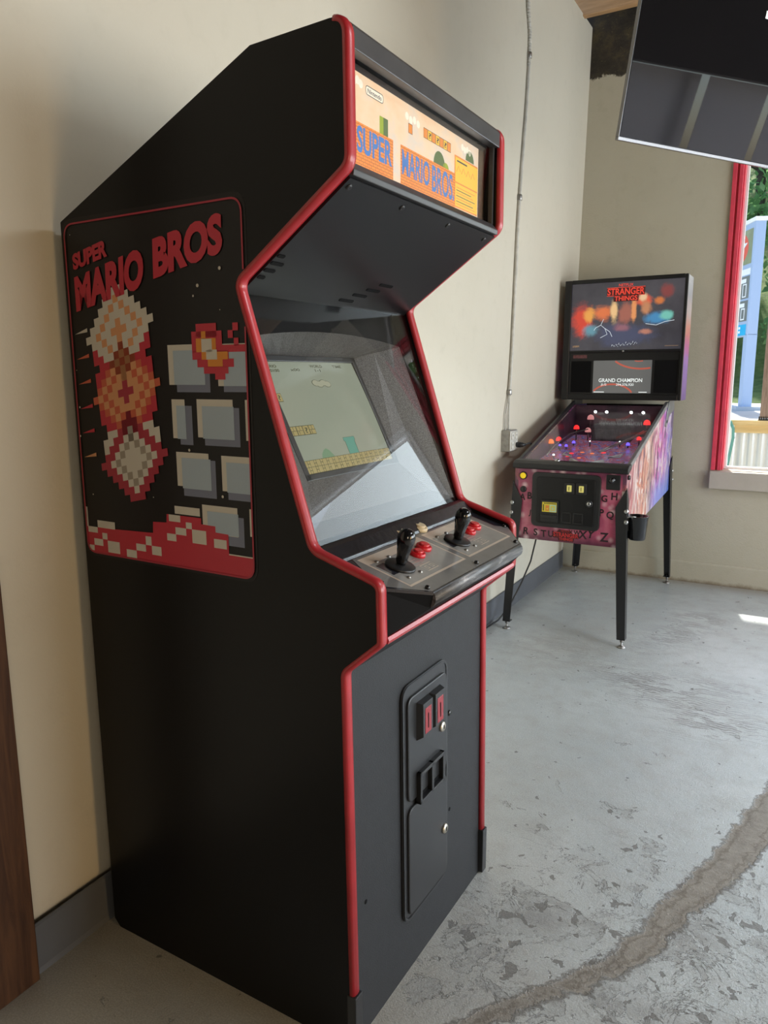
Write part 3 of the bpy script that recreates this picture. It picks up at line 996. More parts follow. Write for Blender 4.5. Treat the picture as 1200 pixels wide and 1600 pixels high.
scr.line([(0.3175, 0.588), (0.3625, 0.588), (0.3625, 0.606), (0.359, 0.606), (0.359, 0.672), (0.321, 0.672), (0.321, 0.606), (0.3175, 0.606)], 0.0014, SF(2), 1, True)
scr.poly([(0.2175, 0.668), (0.222, 0.648), (0.232, 0.632), (0.241, 0.626), (0.25, 0.636), (0.257, 0.652), (0.263, 0.668)], SF(1), 3)
scr.rect(SW0, 0.668, SW1, ST1 - 0.004, SF(1), 1, 12, 2)
for r_ in range(2):
    for q in range(16):
        x = SW0 + 0.0005 + q * 0.0218
        if x + 0.0208 > SW1: continue
        t0 = 0.670 + r_ * 0.0295
        scr.rect(x, t0, x + 0.013, t0 + 0.0275, SF(2), 2)
        scr.rect(x + 0.0142, t0, x + 0.0208, t0 + 0.012, SF(2), 2)
        scr.rect(x + 0.0142, t0 + 0.0145, x + 0.0208, t0 + 0.0275, SF(2), 2)
scr.build('screen', [scr_bg, scr_ink, scr_tan, scr_grn, scr_teal, scr_pale], bz, fix=False)
# protective glass over the whole bay, held by a strip at its foot
mg = MB()
mg.hexa([G(A0 + .001, -0.015, 0.012), G(A1 - .001, -0.015, 0.012), G(A1 - .001, 1.035, 0.012), G(A0 + .001, 1.035, 0.012)], [G(A0 + .001, -0.015, 0.009), G(A1 - .001, -0.015, 0.009), G(A1 - .001, 1.035, 0.009), G(A0 + .001, 1.035, 0.009)])
mg.build('monitor_glass', clear_glass, cab)

# --- control panel
cpz = lambda d: 0.9695 - 0.30 * (d - 0.7495)
K = lambda k: (lambda w_, d: (d, w_, cpz(d) + 0.0002 + 0.0002 * k))
FD, MD = 0.822, 0.757
cp_out = [(A0, 0.632), (A1, 0.632), (A1, MD), (W - 0.102, FD), (0.102, FD), (A0, MD)]
m_cpnavy = pm('dark navy overlay', (0.022, 0.022, 0.03), rough=0.22, spec=0.5, var=(20, 0.3), coat=0.3)
m_cpgrey = pm('worn grey overlay', (0.26, 0.25, 0.235), rough=0.25, spec=0.5, var=(16, 0.2), coat=0.3)
m_cpgrey2 = pm('dark grey overlay', (0.165, 0.16, 0.155), rough=0.25, spec=0.5, var=(16, 0.2), coat=0.3)
m_cpcream = pm('beige overlay lines', (0.55, 0.45, 0.36), rough=0.28, spec=0.5, var=(30, 0.15), coat=0.3)
m_cpred = pm('red overlay mark', (0.30, 0.03, 0.035), rough=0.28, coat=0.3)
m_cppink = pm('faded pink overlay', (0.30, 0.22, 0.20), rough=0.28, coat=0.3)
cp = MB()
cp.prism(cp_out, 0, 1, lambda u, v, a: (v, u, cpz(v) - 0.006 + 0.006 * a), 0)
rectfn = K
cp.poly([(0.035, 0.735), (0.075, 0.665), (0.32, 0.665), (0.60, 0.672), (0.60, 0.735), (0.632, 0.757), (0.553, 0.8185), (0.102, 0.8185), (0.035, 0.762)], K(1), 2)
for x0, x1 in ((0.080, 0.318), (0.338, 0.572)):
    cp.rect(x0, 0.672, x1, 0.788, K(2), 3)
    cp.rect(x0 + 0.005, 0.696, x1 - 0.005, 0.783, K(3), 1)
    cp.rect(x0 + 0.012, 0.705, x0 + 0.04, 0.745, K(4), 0)
    for q in range(3):
        cp.rect(x0 + 0.092, 0.728 + 0.009 * q, x0 + 0.122, 0.7315 + 0.009 * q, K(4), 5)
    cp.line([(x0 + 0.10, 0.752), (x0 + 0.142, 0.752), (x0 + 0.142, 0.772), (x0 + 0.10, 0.772)], 0.002, K(4), 3, True)
    for q in (0.108, 0.127):
        cp.line([(x0 + q, 0.758), (x0 + q + 0.008, 0.758), (x0 + q + 0.008, 0.767), (x0 + q, 0.767)], 0.002, K(4), 3, True)
cp.rect(0.44, 0.648, 0.51, 0.660, K(3), 4)
cpo = cp.build('control_panel', [m_cpnavy, m_cpgrey, m_cpgrey2, m_cpcream, m_cpred, m_cppink], cab)
# body of the panel: worn front lip, underside, chamfered ends
b = NB('worn black lip')
P = b.tc.outputs['Object']
b.set(color=b.ramp(b.noise(b.mapping(P, scale=(6, 1.2, 8)), 7, 7, 0.75, 0.6), [(0.4, (0.03, 0.03, 0.032)), (0.55, (0.10, 0.10, 0.105)), (0.72, (0.42, 0.40, 0.40))]), rough=0.4, spec=0.5)
lip_m = b.m
zf = cpz(FD)
lip = MB()
lp = [(FD - 0.014, zf + 0.003), (FD - 0.004, zf + 0.0015), (FD + 0.003, zf - 0.005), (FD + 0.005, zf - 0.014), (FD + 0.002, zf - 0.024), (FD - 0.006, zf - 0.031), (FD - 0.016, zf - 0.034)]
lip.prism(lp, 0.102, W - 0.102, lambda u, v, a: (u, a, v), 0, True)
lip.build('front_lip', lip_m, cpo)
und = MB()
zl = zf - 0.031
for s_ in (0, 1):
    X = (lambda w_: w_) if s_ == 0 else (lambda w_: W - w_)
    und.add([(MD, X(A0), cpz(MD) - 0.006), (FD, X(0.102), zf - 0.004), (FD - 0.006, X(0.102), zl), (0.770, X(A0), 0.8785)], [(0, 1, 2, 3)])
und.add([(FD - 0.006, 0.102, zl), (FD - 0.006, W - 0.102, zl), (0.770, A1, 0.8785), (0.770, A0, 0.8785)], [(0, 1, 2, 3)])
und.build('panel_underside', black_matte, cpo, fix=False)
rt_ = MB().prism([(0.760, 0.866), (0.7735, 0.866), (0.776, 0.872), (0.7735, 0.8785), (0.760, 0.8785)], A0, A1, lambda u, v, a: (u, a, v))
rt_.build('edge_trim', red_mold, cpo)
# glass-holding strip behind the panel
st = MB()
st.prism([(0.622, 0.990), (0.664, 0.990), (0.662, 1.001), (0.640, 1.0215), (0.626, 1.026), (0.617, 1.018)], A0, A1, lambda u, v, a: (u, a, v))
st.build('glass_retainer', pm('black vinyl strip', (0.012, 0.012, 0.016), rough=0.25, spec=0.5, bump=(60, 0.25), var=(60, 0.4)), cab, bevel=0.002)
cpn = Vector((0.2873, 0, 0.9578))
def on_cp(w_, d, o=0.0): return Vector((d, w_, cpz(d) + 0.0012)) + cpn * o
for w_, d in ((0.139, 0.732), (0.394, 0.7326)):
    j = empty('joystick', on_cp(w_, d)); j.parent = cab
    ax = (cpn + Vector((0.0, 0.0, 0.25))).normalized()
    MB().lathe([(0.030, 0.0), (0.030, 0.0035), (0.028, 0.0048), (0.006, 0.006)], (0, 0, 0), cpn, 32).build('dust_washer', black_metal, j)
    MB().lathe([(0.0065, 0.0), (0.0065, 0.014)], (0, 0, 0), ax, 12).build('shaft', steel, j)
    MB().lathe([(0.0085, 0.006), (0.0112, 0.012), (0.0125, 0.027), (0.0148, 0.040), (0.0170, 0.051), (0.0175, 0.058), (0.0163, 0.066), (0.0125, 0.0725), (0.006, 0.0762), (0.0, 0.077)], (0, 0, 0), ax, 28).build('bat_handle', black_gloss, j)
    for dw, dd in ((-0.028, -0.036), (0.018, -0.036), (-0.028, 0.034), (0.018, 0.034)):
        MB().lathe([(0.0042, -0.001), (0.0042, 0.0012), (0.002, 0.0026), (0, 0.0028)], on_cp(w_ + dw, d + dd), cpn, 12).build('carriage_bolt', zinc, cpo)
m_btnred = pm('red button plastic', (0.52, 0.012, 0.02), rough=0.22, spec=0.5)
m_btncream = pm('cream button plastic', (0.68, 0.56, 0.36), rough=0.28, spec=0.5)
for w_, d, mat_, r_ in ((0.272, 0.712, m_btnred, 0.0175), (0.2265, 0.7225, m_btnred, 0.0165), (0.526, 0.714, m_btnred, 0.0175), (0.479, 0.722, m_btnred, 0.0165), (0.283, 0.648, m_btncream, 0.0185), (0.366, 0.653, m_btncream, 0.0185)):
    bo = empty('push_button', on_cp(w_, d)); bo.parent = cab
    MB().lathe([(r_, -0.002), (r_, 0.004), (r_ - 0.0015, 0.0072), (r_ - 0.0035, 0.0082), (r_ - 0.0055, 0.0075), (r_ - 0.0058, 0.004)], (0, 0, 0), cpn, 26).build('button_rim', mat_, bo)
    MB().lathe([(r_ - 0.0062, 0.0), (r_ - 0.0062, 0.0108), (r_ - 0.0075, 0.0118), (0.003, 0.0102), (0, 0.010)], (0, 0, 0), cpn, 24).build('plunger', mat_, bo)
for w_, d in ((0.036, 0.752), (0.104, 0.808), (0.32, 0.8105), (0.545, 0.8105), (0.622, 0.752)):
    MB().lathe([(0.0052, -0.001), (0.005, 0.0022), (0.0035, 0.0048), (0, 0.0056)], on_cp(w_, d), cpn, 12).build('panel_bolt', black_gloss, cpo)

# --- lower front with the coin doors
fd = lambda z: 0.689 + 0.0088 * (0.79 - z) / 0.79
fp = MB()
fp.hexa([(0.668, A0, 0.0), (fd(0), A0, 0.0), (fd(0), A1, 0.0), (0.668, A1, 0.0)], [(0.668, A0, 0.795), (fd(0.795), A0, 0.795), (fd(0.795), A1, 0.795), (0.668, A1, 0.795)])
fp.hexa([(0.668, A0, 0.795), (fd(0.795), A0, 0.795), (fd(0.795), A1, 0.795), (0.668, A1, 0.795)], [(0.74, A0, 0.868), (0.764, A0, 0.866), (0.764, A1, 0.866), (0.74, A1, 0.868)])
fpo = fp.build('front_panel', black_vinyl, cab)
for w_, z in ((0.0635, 0.293), (0.452, 0.286)):
    MB().lathe([(0.0048, -0.002), (0.0048, 0.0008), (0.004, 0.001), (0.0, 0.0005)], (fd(z), w_, z), (1, 0, 0), 12).build('bolt_hole', black_matte, fpo)
MB().lathe([(0.0075, -0.001), (0.0072, 0.002), (0.005, 0.0045), (0, 0.0055)], (fd(0.54), 0.4475, 0.54), (1, 0, 0), 16).build('carriage_bolt', black_gloss, fpo)
cdz = lambda z: fd(z)
coin = empty('coin_door', (0.69, 0.31, 0.15)); coin.parent = cab
ox, oy, oz = 0.69, 0.31, 0.15
CW0, CW1, CZ0, CZ1 = 0.2085, 0.4265, 0.133, 0.691
LF = lambda u, v, a: (fd(v) + a - ox, u - oy, v - oz)
fr = MB()
outer = rrect(CW0, CZ0, CW1, CZ1, 0.034, 7)
fr.prism(outer, -0.003, 0.006, LF, 0)
fr.line(rrect(CW0 + 0.004, CZ0 + 0.004, CW1 - 0.004, CZ1 - 0.004, 0.03, 7), 0.006, lambda u, v: LF(u, v, 0.0078), 0, True)
fr.build('door_frame', black_metal, coin, bevel=0.0025)
def door(x0, z0, x1, z1):
    d_ = MB()
    d_.prism(rrect(x0, z0, x1, z1, 0.022, 6), 0.002, 0.0115, LF, 0)
    return d_.build('door_leaf', black_metal, coin, bevel=0.003)
upd = door(0.2265, 0.420, 0.4145, 0.662)
lwd = door(0.2265, 0.146, 0.4145, 0.406)
def raised(o_parent, x0, z0, x1, z1, h0, name, mat_=black_metal):
    q = MB()
    i = 0.006
    q.hexa([LF(x0, z0, 0.010), LF(x1, z0, 0.010), LF(x1, z1, 0.010), LF(x0, z1, 0.010)], [LF(x0 + i, z0 + i * 1.6, h0), LF(x1 - i, z0 + i * 1.6, h0), LF(x1 - i, z1 - i * .6, h0), LF(x0 + i, z1 - i * .6, h0)])
    return q.build(name, mat_, o_parent, bevel=0.001)
m_redlens = pm('red lens', (0.26, 0.012, 0.02), rough=0.25, spec=0.5)
for x0 in (0.262, 0.3215):
    raised(upd, x0, 0.553, x0 + 0.057, 0.642, 0.026, 'coin_slot_housing')
    q = MB()
    q.prism([(x0 + 0.014, 0.567), (x0 + 0.043, 0.567), (x0 + 0.043, 0.626), (x0 + 0.014, 0.626)], 0.02, 0.0268, LF)
    q.build('red_insert', m_redlens, upd, bevel=0.0008)['label'] = 'red plastic coin insert'
    q = MB().prism([(x0 + 0.026, 0.578), (x0 + 0.0295, 0.578), (x0 + 0.0295, 0.612), (x0 + 0.026, 0.612)], 0.02, 0.0274, LF)
    q.build('coin_slot', black_matte, upd)
# coin return cups: two open pockets in one raised surround
q = MB()
for a_, b_, c_, d_ in ((0.262, 0.405, 0.382, 0.413), (0.262, 0.470, 0.382, 0.479), (0.262, 0.405, 0.271, 0.479), (0.317, 0.405, 0.327, 0.479), (0.373, 0.405, 0.382, 0.479)):
    q.prism([(a_, b_), (c_, b_), (c_, d_), (a_, d_)], 0.009, 0.022, LF)
q.build('coin_return_surround', black_metal, upd, bevel=0.0015)
for x0 in (0.271, 0.327):
    MB().prism([(x0, 0.413), (x0 + 0.046, 0.413), (x0 + 0.046, 0.470), (x0, 0.470)], 0.006, 0.0112, LF).build('coin_return_pocket', black_matte, upd)
for par, w_, z in ((upd, 0.3855, 0.535), (lwd, 0.3985, 0.269)):
    base = Vector(LF(w_, z, 0.009))
    MB().lathe([(0.0175, 0.0), (0.0175, 0.002), (0.015, 0.003), (0.0145, 0.001)], base, (1, 0, 0), 24).build('lock_ring', black_metal, par)
    MB().lathe([(0.0125, 0.0), (0.0122, 0.006), (0.010, 0.0085), (0.003, 0.009), (0, 0.009)], base, (1, 0, 0), 20).build('door_lock', brass, par)
    MB().box(base.x + 0.0085, base.y - 0.0014, base.z - 0.0045, base.x + 0.0098, base.y + 0.0014, base.z + 0.0045).build('keyhole', black_matte, par)

# --- side art on the flank towards the camera
m_artblk = pm('side art black print', (0.008, 0.0062, 0.0062), rough=0.36, spec=0.25, bump=(700, 0.06, 0.0005))
m_artred = pm('side art red print', (0.46, 0.02, 0.04), rough=0.42, spec=0.4)
m_artcrim = pm('side art crimson print', (0.34, 0.02, 0.04), rough=0.42, spec=0.4)
m_artcream = pm('side art cream print', (0.54, 0.50, 0.425), rough=0.42, spec=0.4)
m_artblue = pm('side art pale blue print', (0.35, 0.42, 0.48), rough=0.42, spec=0.4, var=(5, 0.05))
m_artdblue = pm('side art slate print', (0.16, 0.175, 0.24), rough=0.42, spec=0.4)
m_artora = pm('side art orange print', (0.52, 0.10, 0.045), rough=0.42, spec=0.4)
m_arttan = pm('side art tan print', (0.60, 0.275, 0.12), rough=0.42, spec=0.4)
m_artyel = pm('side art amber print', (0.62, 0.22, 0.02), rough=0.42, spec=0.4)
m_arttaupe = pm('side art taupe print', (0.30, 0.255, 0.20), rough=0.42, spec=0.4)
AM = [m_artblk, m_artred, m_artcrim, m_artcream, m_artblue, m_artdblue, m_artora, m_arttan, m_artyel, m_arttaupe]
D = lambda k: (lambda d, h_: (d, -0.0006 - 0.00025 * k, h_))
sa = MB()
notch = [(0.5, 1.402), (0.4785, 1.474), (0.475, 1.490), (0.478, 1.503), (0.5, 1.5195)]
rr_ = rrect(0.003, 0.943, 0.5, 1.654, 0.034, 7)
half = len([p_ for p_ in rr_ if p_[1] < 1.3])
sa.prism(rr_[:half] + notch + rr_[half:], 0.0, 1.0, lambda u, v, a: (u, -0.0006 * a, v), 0)
CREAM = [(0.292, 1.318, 0.386, 1.394), (0.42, 1.316, 0.491, 1.393), (0.295, 1.214, 0.33, 1.29), (0.362, 1.218, 0.453, 1.291), (0.483, 1.216, 0.491, 1.291), (0.3, 1.119, 0.386, 1.187), (0.419, 1.117, 0.491, 1.185), (0.287, 1.061, 0.356, 1.077), (0.363, 1.029, 0.454, 1.086), (0.484, 1.034, 0.491, 1.087), (0.012, 1.008, 0.018, 1.052)]
BLUE = [(0.306, 1.318, 0.387, 1.383), (0.434, 1.316, 0.491, 1.378), (0.307, 1.213, 0.331, 1.278), (0.375, 1.216, 0.455, 1.278), (0.314, 1.115, 0.391, 1.176), (0.431, 1.115, 0.491, 1.173), (0.376, 1.03, 0.456, 1.074)]
DARK = [(0.312, 1.304, 0.399, 1.369), (0.433, 1.305, 0.491, 1.367), (0.314, 1.202, 0.348, 1.278), (0.379, 1.203, 0.468, 1.276), (0.316, 1.1, 0.403, 1.174), (0.433, 1.101, 0.491, 1.16), (0.38, 1.01, 0.469, 1.068)]
for q in DARK: sa.rect(*q, D(1), 5)
for q in CREAM: sa.rect(*q, D(2), 3)
for q in BLUE: sa.rect(*q, D(3), 4)
sa.poly([(0.012, 0.978), (0.012, 1.008), (0.106, 1.010), (0.221, 1.014), (0.223, 1.038), (0.262, 1.040), (0.264, 1.058), (0.359, 1.058), (0.359, 1.046), (0.396, 1.045), (0.396, 1.033), (0.429, 1.032), (0.429, 0.992), (0.491, 0.992), (0.491, 0.966), (0.483, 0.955), (0.470, 0.951), (0.035, 0.951), (0.02, 0.957)], D(4), 1)
for q in [(0.017, 0.996, 0.048, 1.009), (0.049, 1.009, 0.105, 1.025), (0.034, 0.968, 0.063, 0.983), (0.062, 0.984, 0.078, 0.998), (0.078, 0.956, 0.116, 0.982), (0.017, 0.955, 0.033, 0.967), (0.137, 0.953, 0.168, 0.97), (0.168, 0.971, 0.197, 0.986), (0.198, 0.986, 0.215, 1.005), (0.215, 0.967, 0.243, 0.986), (0.27, 1.044, 0.302, 1.058), (0.287, 1.018, 0.317, 1.033), (0.317, 1.033, 0.333, 1.046), (0.333, 1.005, 0.371, 1.033), (0.262, 1.003, 0.288, 1.018), (0.391, 1.002, 0.424, 1.02)]:
    sa.rect(*q, D(5), 3)
sa.rect(0.429, 0.9915, 0.491, 0.994, D(5), 3)
for q in [(0.37, 1.406, 0.421, 1.431), (0.358, 1.379, 0.434, 1.417), (0.358, 1.365, 0.449, 1.381), (0.37, 1.351, 0.461, 1.366), (0.386, 1.339, 0.447, 1.352), (0.414, 1.328, 0.439, 1.339), (0.461, 1.416, 0.474, 1.43), (0.449, 1.403, 0.461, 1.417), (0.463, 1.389, 0.474, 1.403), (0.434, 1.378, 0.49, 1.391)]: sa.rect(*q, D(6), 1)
for q in [(0.383, 1.403, 0.394, 1.417), (0.369, 1.379, 0.419, 1.404), (0.382, 1.365, 0.447, 1.379), (0.397, 1.352, 0.434, 1.365)]: sa.rect(*q, D(7), 8)
for q in [(0.383, 1.379, 0.409, 1.403), (0.394, 1.365, 0.421, 1.383)]: sa.rect(*q, D(8), 3)
# red border line
bl_ = rrect(0.013, 0.951, 0.4915, 1.643, 0.027, 8)
hb_ = len([p_ for p_ in bl_ if p_[1] < 1.3])
sa.line([(0.4915, 1.521)] + bl_[hb_:] + bl_[:hb_] + [(0.4915, 1.422)], 0.0036, D(9), 2)
# lettering
sa.text('SUPER', [(0.033, 1.583), (0.14, 1.605), (0.14, 1.571), (0.034, 1.551)], D(9), 1, 0.055)
sa.text('MARIO', [(0.034, 1.538), (0.243, 1.582), (0.238, 1.505), (0.034, 1.467)], D(9), 1, 0.055)
sa.text('BROS', [(0.269, 1.593), (0.447, 1.624), (0.445, 1.553), (0.266, 1.518)], D(9), 1, 0.055)
for q in ((0.436, 1.527, 3), (0.38, 1.5, 3), (0.368, 1.482, 2), (0.031, 1.622, 1), (0.02, 1.348, 1), (0.021, 1.27, 2), (0.433, 1.454, 1), (0.338, 1.192, 2.6), (0.42, 1.106, 2.6), (0.016, 1.208, 2), (0.043, 1.082, 1.5), (0.23, 1.09, 1.2)):
    sa.disc(q[0], q[1], q[2] * 0.0011, D(9), 3, 10)
# a plain tilted mosaic of square tiles: three stacked lozenges
ca, sa_ = math.cos(R(12)), math.sin(R(12))
def tile(i, j, mat):
    s_ = 0.0158
    def T(a, c):
        x, y = (a - 6.5) * s_, (c - 13.5) * s_
        return (0.168 + x * ca - y * sa_ * 0.35, 1.288 + x * sa_ + y * ca)
    p = [T(i, j), T(i + 1, j), T(i + 1, j + 1), T(i, j + 1)]
    sa.poly(p, D(6), mat)
for cx, cy, rad, seq in ((6, 22, 6, [7, 7, 3, 3, 7, 3, 3]), (6, 14, 6, [2, 2, 7, 7, 6, 7, 6]), (6, 5, 6, [3, 3, 3, 9, 3, 2, 2])):
    for i in range(13):
        for j in range(28):
            m_ = max(abs(i - cx), 0) + abs(j - cy)
            if m_ <= rad: tile(i, j, seq[m_])
for i in range(13):
    for j in range(28):
        d3 = min(abs(i - 6) + abs(j - c_) for c_ in (22, 14, 5))
        if 6 < d3 <= 8 and 4 < j < 24 and 1 <= i <= 11: tile(i, j, 1 if j > 9 else 3)
for q in range(6):
    y_ = 1.43 - 0.052 * q
    sa.poly([(0.022, y_ - 0.008), (0.062, y_ + 0.004), (0.062, y_ - 0.004)], D(5), [3, 6, 6, 1, 1, 7][q])
sa.build('side_art', AM, cab, fix=False)

# ------------------------------------------------------------------ pinball machine
pin = empty('pinball_machine', (0.3953, 2.3878, 0.0), R(0.311))
tag(pin, 'black pinball machine with purple and red graphics and lit backbox standing in the corner', 'pinball machine')
PA = 0.279

# graphics of the long flank
b = NB('flank graphics')
P = b.tc.outputs['Object']
X_, Y_, Z_ = b.sep(P)
st_ = b.noise(b.mapping(P, scale=(1, 9, 3.0), rot=(0.3, 0, 0)), 1.0, 4, 0.6, 2.0)
st2 = b.noise(b.mapping(P, scale=(1, 7, 2.5), rot=(0.4, 0, 0)), 1.6, 5, 0.6, 2.0)
yy = b.math('ADD', b.math('MULTIPLY', Y_, 0.76), b.math('MULTIPLY', b.math('SUBTRACT', st_, 0.5), 0.9))
col = b.ramp(yy, [(0.0, (0.34, 0.10, 0.12)), (0.12, (0.50, 0.13, 0.14)), (0.2, (0.46, 0.30, 0.28)), (0.3, (0.60, 0.17, 0.10)), (0.42, (0.62, 0.42, 0.30)),
                  (0.52, (0.42, 0.22, 0.22)), (0.64, (0.60, 0.10, 0.30)), (0.76, (0.52, 0.14, 0.50)), (0.88, (0.24, 0.18, 0.60)), (1.0, (0.2, 0.14, 0.42))])
col = b.mix(b.math('MULTIPLY', b.smooth(st2, 0.53, 0.58), 0.85), col, (0.72, 0.62, 0.58))
col = b.mix(b.math('MULTIPLY', b.smooth(st2, 0.47, 0.42), 0.8), col, (0.08, 0.04, 0.08))
lowblue = b.math('MULTIPLY', b.smooth(Z_, 0.80, 0.62), b.smooth(Y_, 0.5, 0.9))
col = b.mix(b.math('MULTIPLY', lowblue, 0.8), col, (0.14, 0.26, 0.72))
b.set(color=col, rough=0.28, spec=0.5, coat=0.3)
m_flank = b.m
# graphics of the front: wallpaper with small glowing lamps painted on it
b = NB('front graphics')
P = b.tc.outputs['Object']
X_, Y_, Z_ = b.sep(P)
base = b.ramp(b.noise(P, 7, 5, 0.6, 0.5), [(0.25, (0.16, 0.025, 0.07)), (0.5, (0.44, 0.085, 0.16)), (0.75, (0.62, 0.22, 0.29))])
base = b.mix(b.smooth(Z_, 0.56, 0.50, 0.0, 0.8), base, (0.04, 0.01, 0.03))
base = b.mix(b.smooth(Z_, 0.80, 0.88, 0.0, 0.75), base, (0.07, 0.02, 0.07))
spots = b.smooth(b.voro(b.mapping(P, scale=(1, 0, 1)), 19), 0.42, 0.02)
base = b.mix(b.math('MULTIPLY', spots, 0.75), base, (0.85, 0.66, 0.70))
b.set(color=base, rough=0.3, spec=0.5, coat=0.3)
m_front = b.m

flank = [(0.0, 0.499), (0.0, 0.872), (1.02, 1.15), (1.31, 1.15), (1.31, 0.617), (0.2, 0.557)]
body = MB()
for s_ in (-1, 1):
    xo, xi = s_ * PA, s_ * (PA - 0.018)
    body.prism(flank, min(xo, xi), max(xo, xi), lambda u, v, a: (a, u, v), 0)
body.box(-PA + 0.018, 0.0, 0.499, PA - 0.018, 0.02, 0.872, 1)
body.box(-PA + 0.018, 1.29, 0.617, PA - 0.018, 1.31, 1.15, 2)
body.add([(-PA + .018, 0.0, 0.5), (PA - .018, 0.0, 0.5), (PA - .018, 0.2, 0.56), (-PA + .018, 0.2, 0.56), (-PA + .018, 1.3, 0.62), (PA - .018, 1.3, 0.62)], [(0, 1, 2, 3), (3, 2, 5, 4)], 2)
body_o = body.build('cabinet_body', [m_flank, m_front, black_matte], pin)
# hand-painted letters along the front
FR = lambda x, z: (x, -0.0008, z)
m_let = pm('black painted letters', (0.02, 0.008, 0.012), rough=0.5)
for ch, x, z, h_, a_ in (('A', -0.2375, 0.700, 0.034, 0.05), ('B', -0.1985, 0.708, 0.036, 0.0), ('G', 0.179, 0.722, 0.034, 0.0), ('H', 0.226, 0.735, 0.036, 0.02),
                         ('I', -0.249, 0.612, 0.03, -0.3), ('J', -0.197, 0.617, 0.036, 0.1), ('P', 0.169, 0.650, 0.036, 0.0), ('Q', 0.209, 0.636, 0.042, 0.05),
                         ('R', -0.2135, 0.522, 0.037, 0.08), ('S', -0.1615, 0.520, 0.037, 0.0), ('T', -0.1175, 0.517, 0.036, -0.08), ('U', -0.0815, 0.52, 0.034, 0.0), ('V', 0.020, 0.545, 0.022, 0.0), ('W', 0.052, 0.543, 0.024, 0.0),
                         ('X', 0.081, 0.527, 0.042, 0.05), ('Y', 0.1165, 0.534, 0.042, 0.2), ('Z', 0.187, 0.523, 0.046, 0.0)):
    uv, f, asp = text_mesh(ch, 0.028)
    w_ = h_ * asp * 0.95
    MB().text(ch, [(x - w_ / 2 + a_ * h_, z + h_), (x + w_ / 2 + a_ * h_, z + h_), (x + w_ / 2, z), (x - w_ / 2, z)], FR, 0, 0.028).build('painted_letter', m_let, body_o, fix=False)
lg = MB()
FR2 = lambda x, z: (x, -0.0012, z)
FR3 = lambda x, z: (x, -0.0016, z)
m_lred = pm('red logo paint', (0.52, 0.03, 0.03), rough=0.4)
m_ldark = pm('dark logo paint', (0.06, 0.006, 0.01), rough=0.4)
lg.poly(fillet([(-0.07, 0.520), (0.062, 0.523), (0.066, 0.543), (0.03, 0.549), (0.02, 0.562), (-0.04, 0.564), (-0.05, 0.552), (-0.074, 0.546)], 0.006, 3), FR2, 1)
lg.poly([(-0.045, 0.521), (0.04, 0.523), (0.036, 0.506), (-0.04, 0.506)], FR2, 1)
lg.text('NETFLIX', [(-0.028, 0.5625), (0.016, 0.5625), (0.016, 0.5535), (-0.028, 0.5535)], FR3, 0, 0.0)
lg.text('STRANGER', [(-0.069, 0.551), (0.060, 0.5475), (0.062, 0.526), (-0.067, 0.526)], FR3, 0, 0.03)
lg.text('THINGS', [(-0.039, 0.5235), (0.034, 0.5235), (0.032, 0.509), (-0.037, 0.509)], FR3, 0, 0.03)
lg.build('front_logo', [m_lred, m_ldark], body_o, fix=False)

# lock bar, side rails, glass
b_ = MB()
b_.prism(fillet([(-0.018, 0.868), (0.002, 0.862), (0.058, 0.882), (0.062, 0.909), (0.010, 0.905), (-0.018, 0.892)], 0.008, 4), -0.289, 0.289, lambda u, v, a: (a, u, v))
lb = b_.build('lock_bar', black_metal, pin, bevel=0.004)
MB().lathe([(0.014, 0.0), (0.013, 0.006), (0.008, 0.010), (0.0, 0.011)], (-0.075, 0.045, 0.905), (0, -0.2, 1), 18).build('lock_knob', steel, lb)
m_rail = pm('grey side rail', (0.33, 0.345, 0.35), rough=0.32, metal=0.7, var=(10, 0.2))
for s_ in (-1, 1):
    q = MB()
    x0, x1 = (PA - 0.012, PA + 0.006) if s_ > 0 else (-PA - 0.006, -PA + 0.012)
    q.hexa([(x0, 0.05, 0.878), (x1, 0.05, 0.878), (x1, 1.04, 1.148), (x0, 1.04, 1.148)], [(x0, 0.05, 0.907), (x1, 0.05, 0.907), (x1, 1.04, 1.176), (x0, 1.04, 1.176)])
    q.build('side_rail', m_rail if s_ > 0 else black_metal, pin, bevel=0.003)
    h_ = MB()
    hx0, hx1 = (PA + 0.001, PA + 0.007) if s_ > 0 else (-PA - 0.007, -PA - 0.001)
    h_.prism(fillet([(0.985, 1.035), (1.02, 1.025), (1.10, 1.09), (1.26, 1.12), (1.26, 1.18), (1.07, 1.18), (1.03, 1.12)], 0.02, 4), hx0, hx1, lambda u, v, a: (a, u, v))
    ho = h_.build('backbox_hinge', m_rail, pin, bevel=0.0015)
    MB().lathe([(0.008, 0.0), (0.007, 0.004), (0, 0.005)], (hx1 if s_ > 0 else hx0, 1.02, 1.06), (s_, 0, 0), 12).build('hinge_bolt', black_metal, ho)
q = MB()
gz = lambda y: 0.8975 + (y - 0.05) * 0.2655
xg = PA - 0.013
q.hexa([(-xg, 0.05, gz(.05)), (xg, 0.05, gz(.05)), (xg, 1.04, gz(1.04)), (-xg, 1.04, gz(1.04))], [(-xg, 0.05, gz(.05) + .004), (xg, 0.05, gz(.05) + .004), (xg, 1.04, gz(1.04) + .004), (-xg, 1.04, gz(1.04) + .004)])
q.build('playfield_glass', glass_mat('playfield glass', refl=0.9), pin)

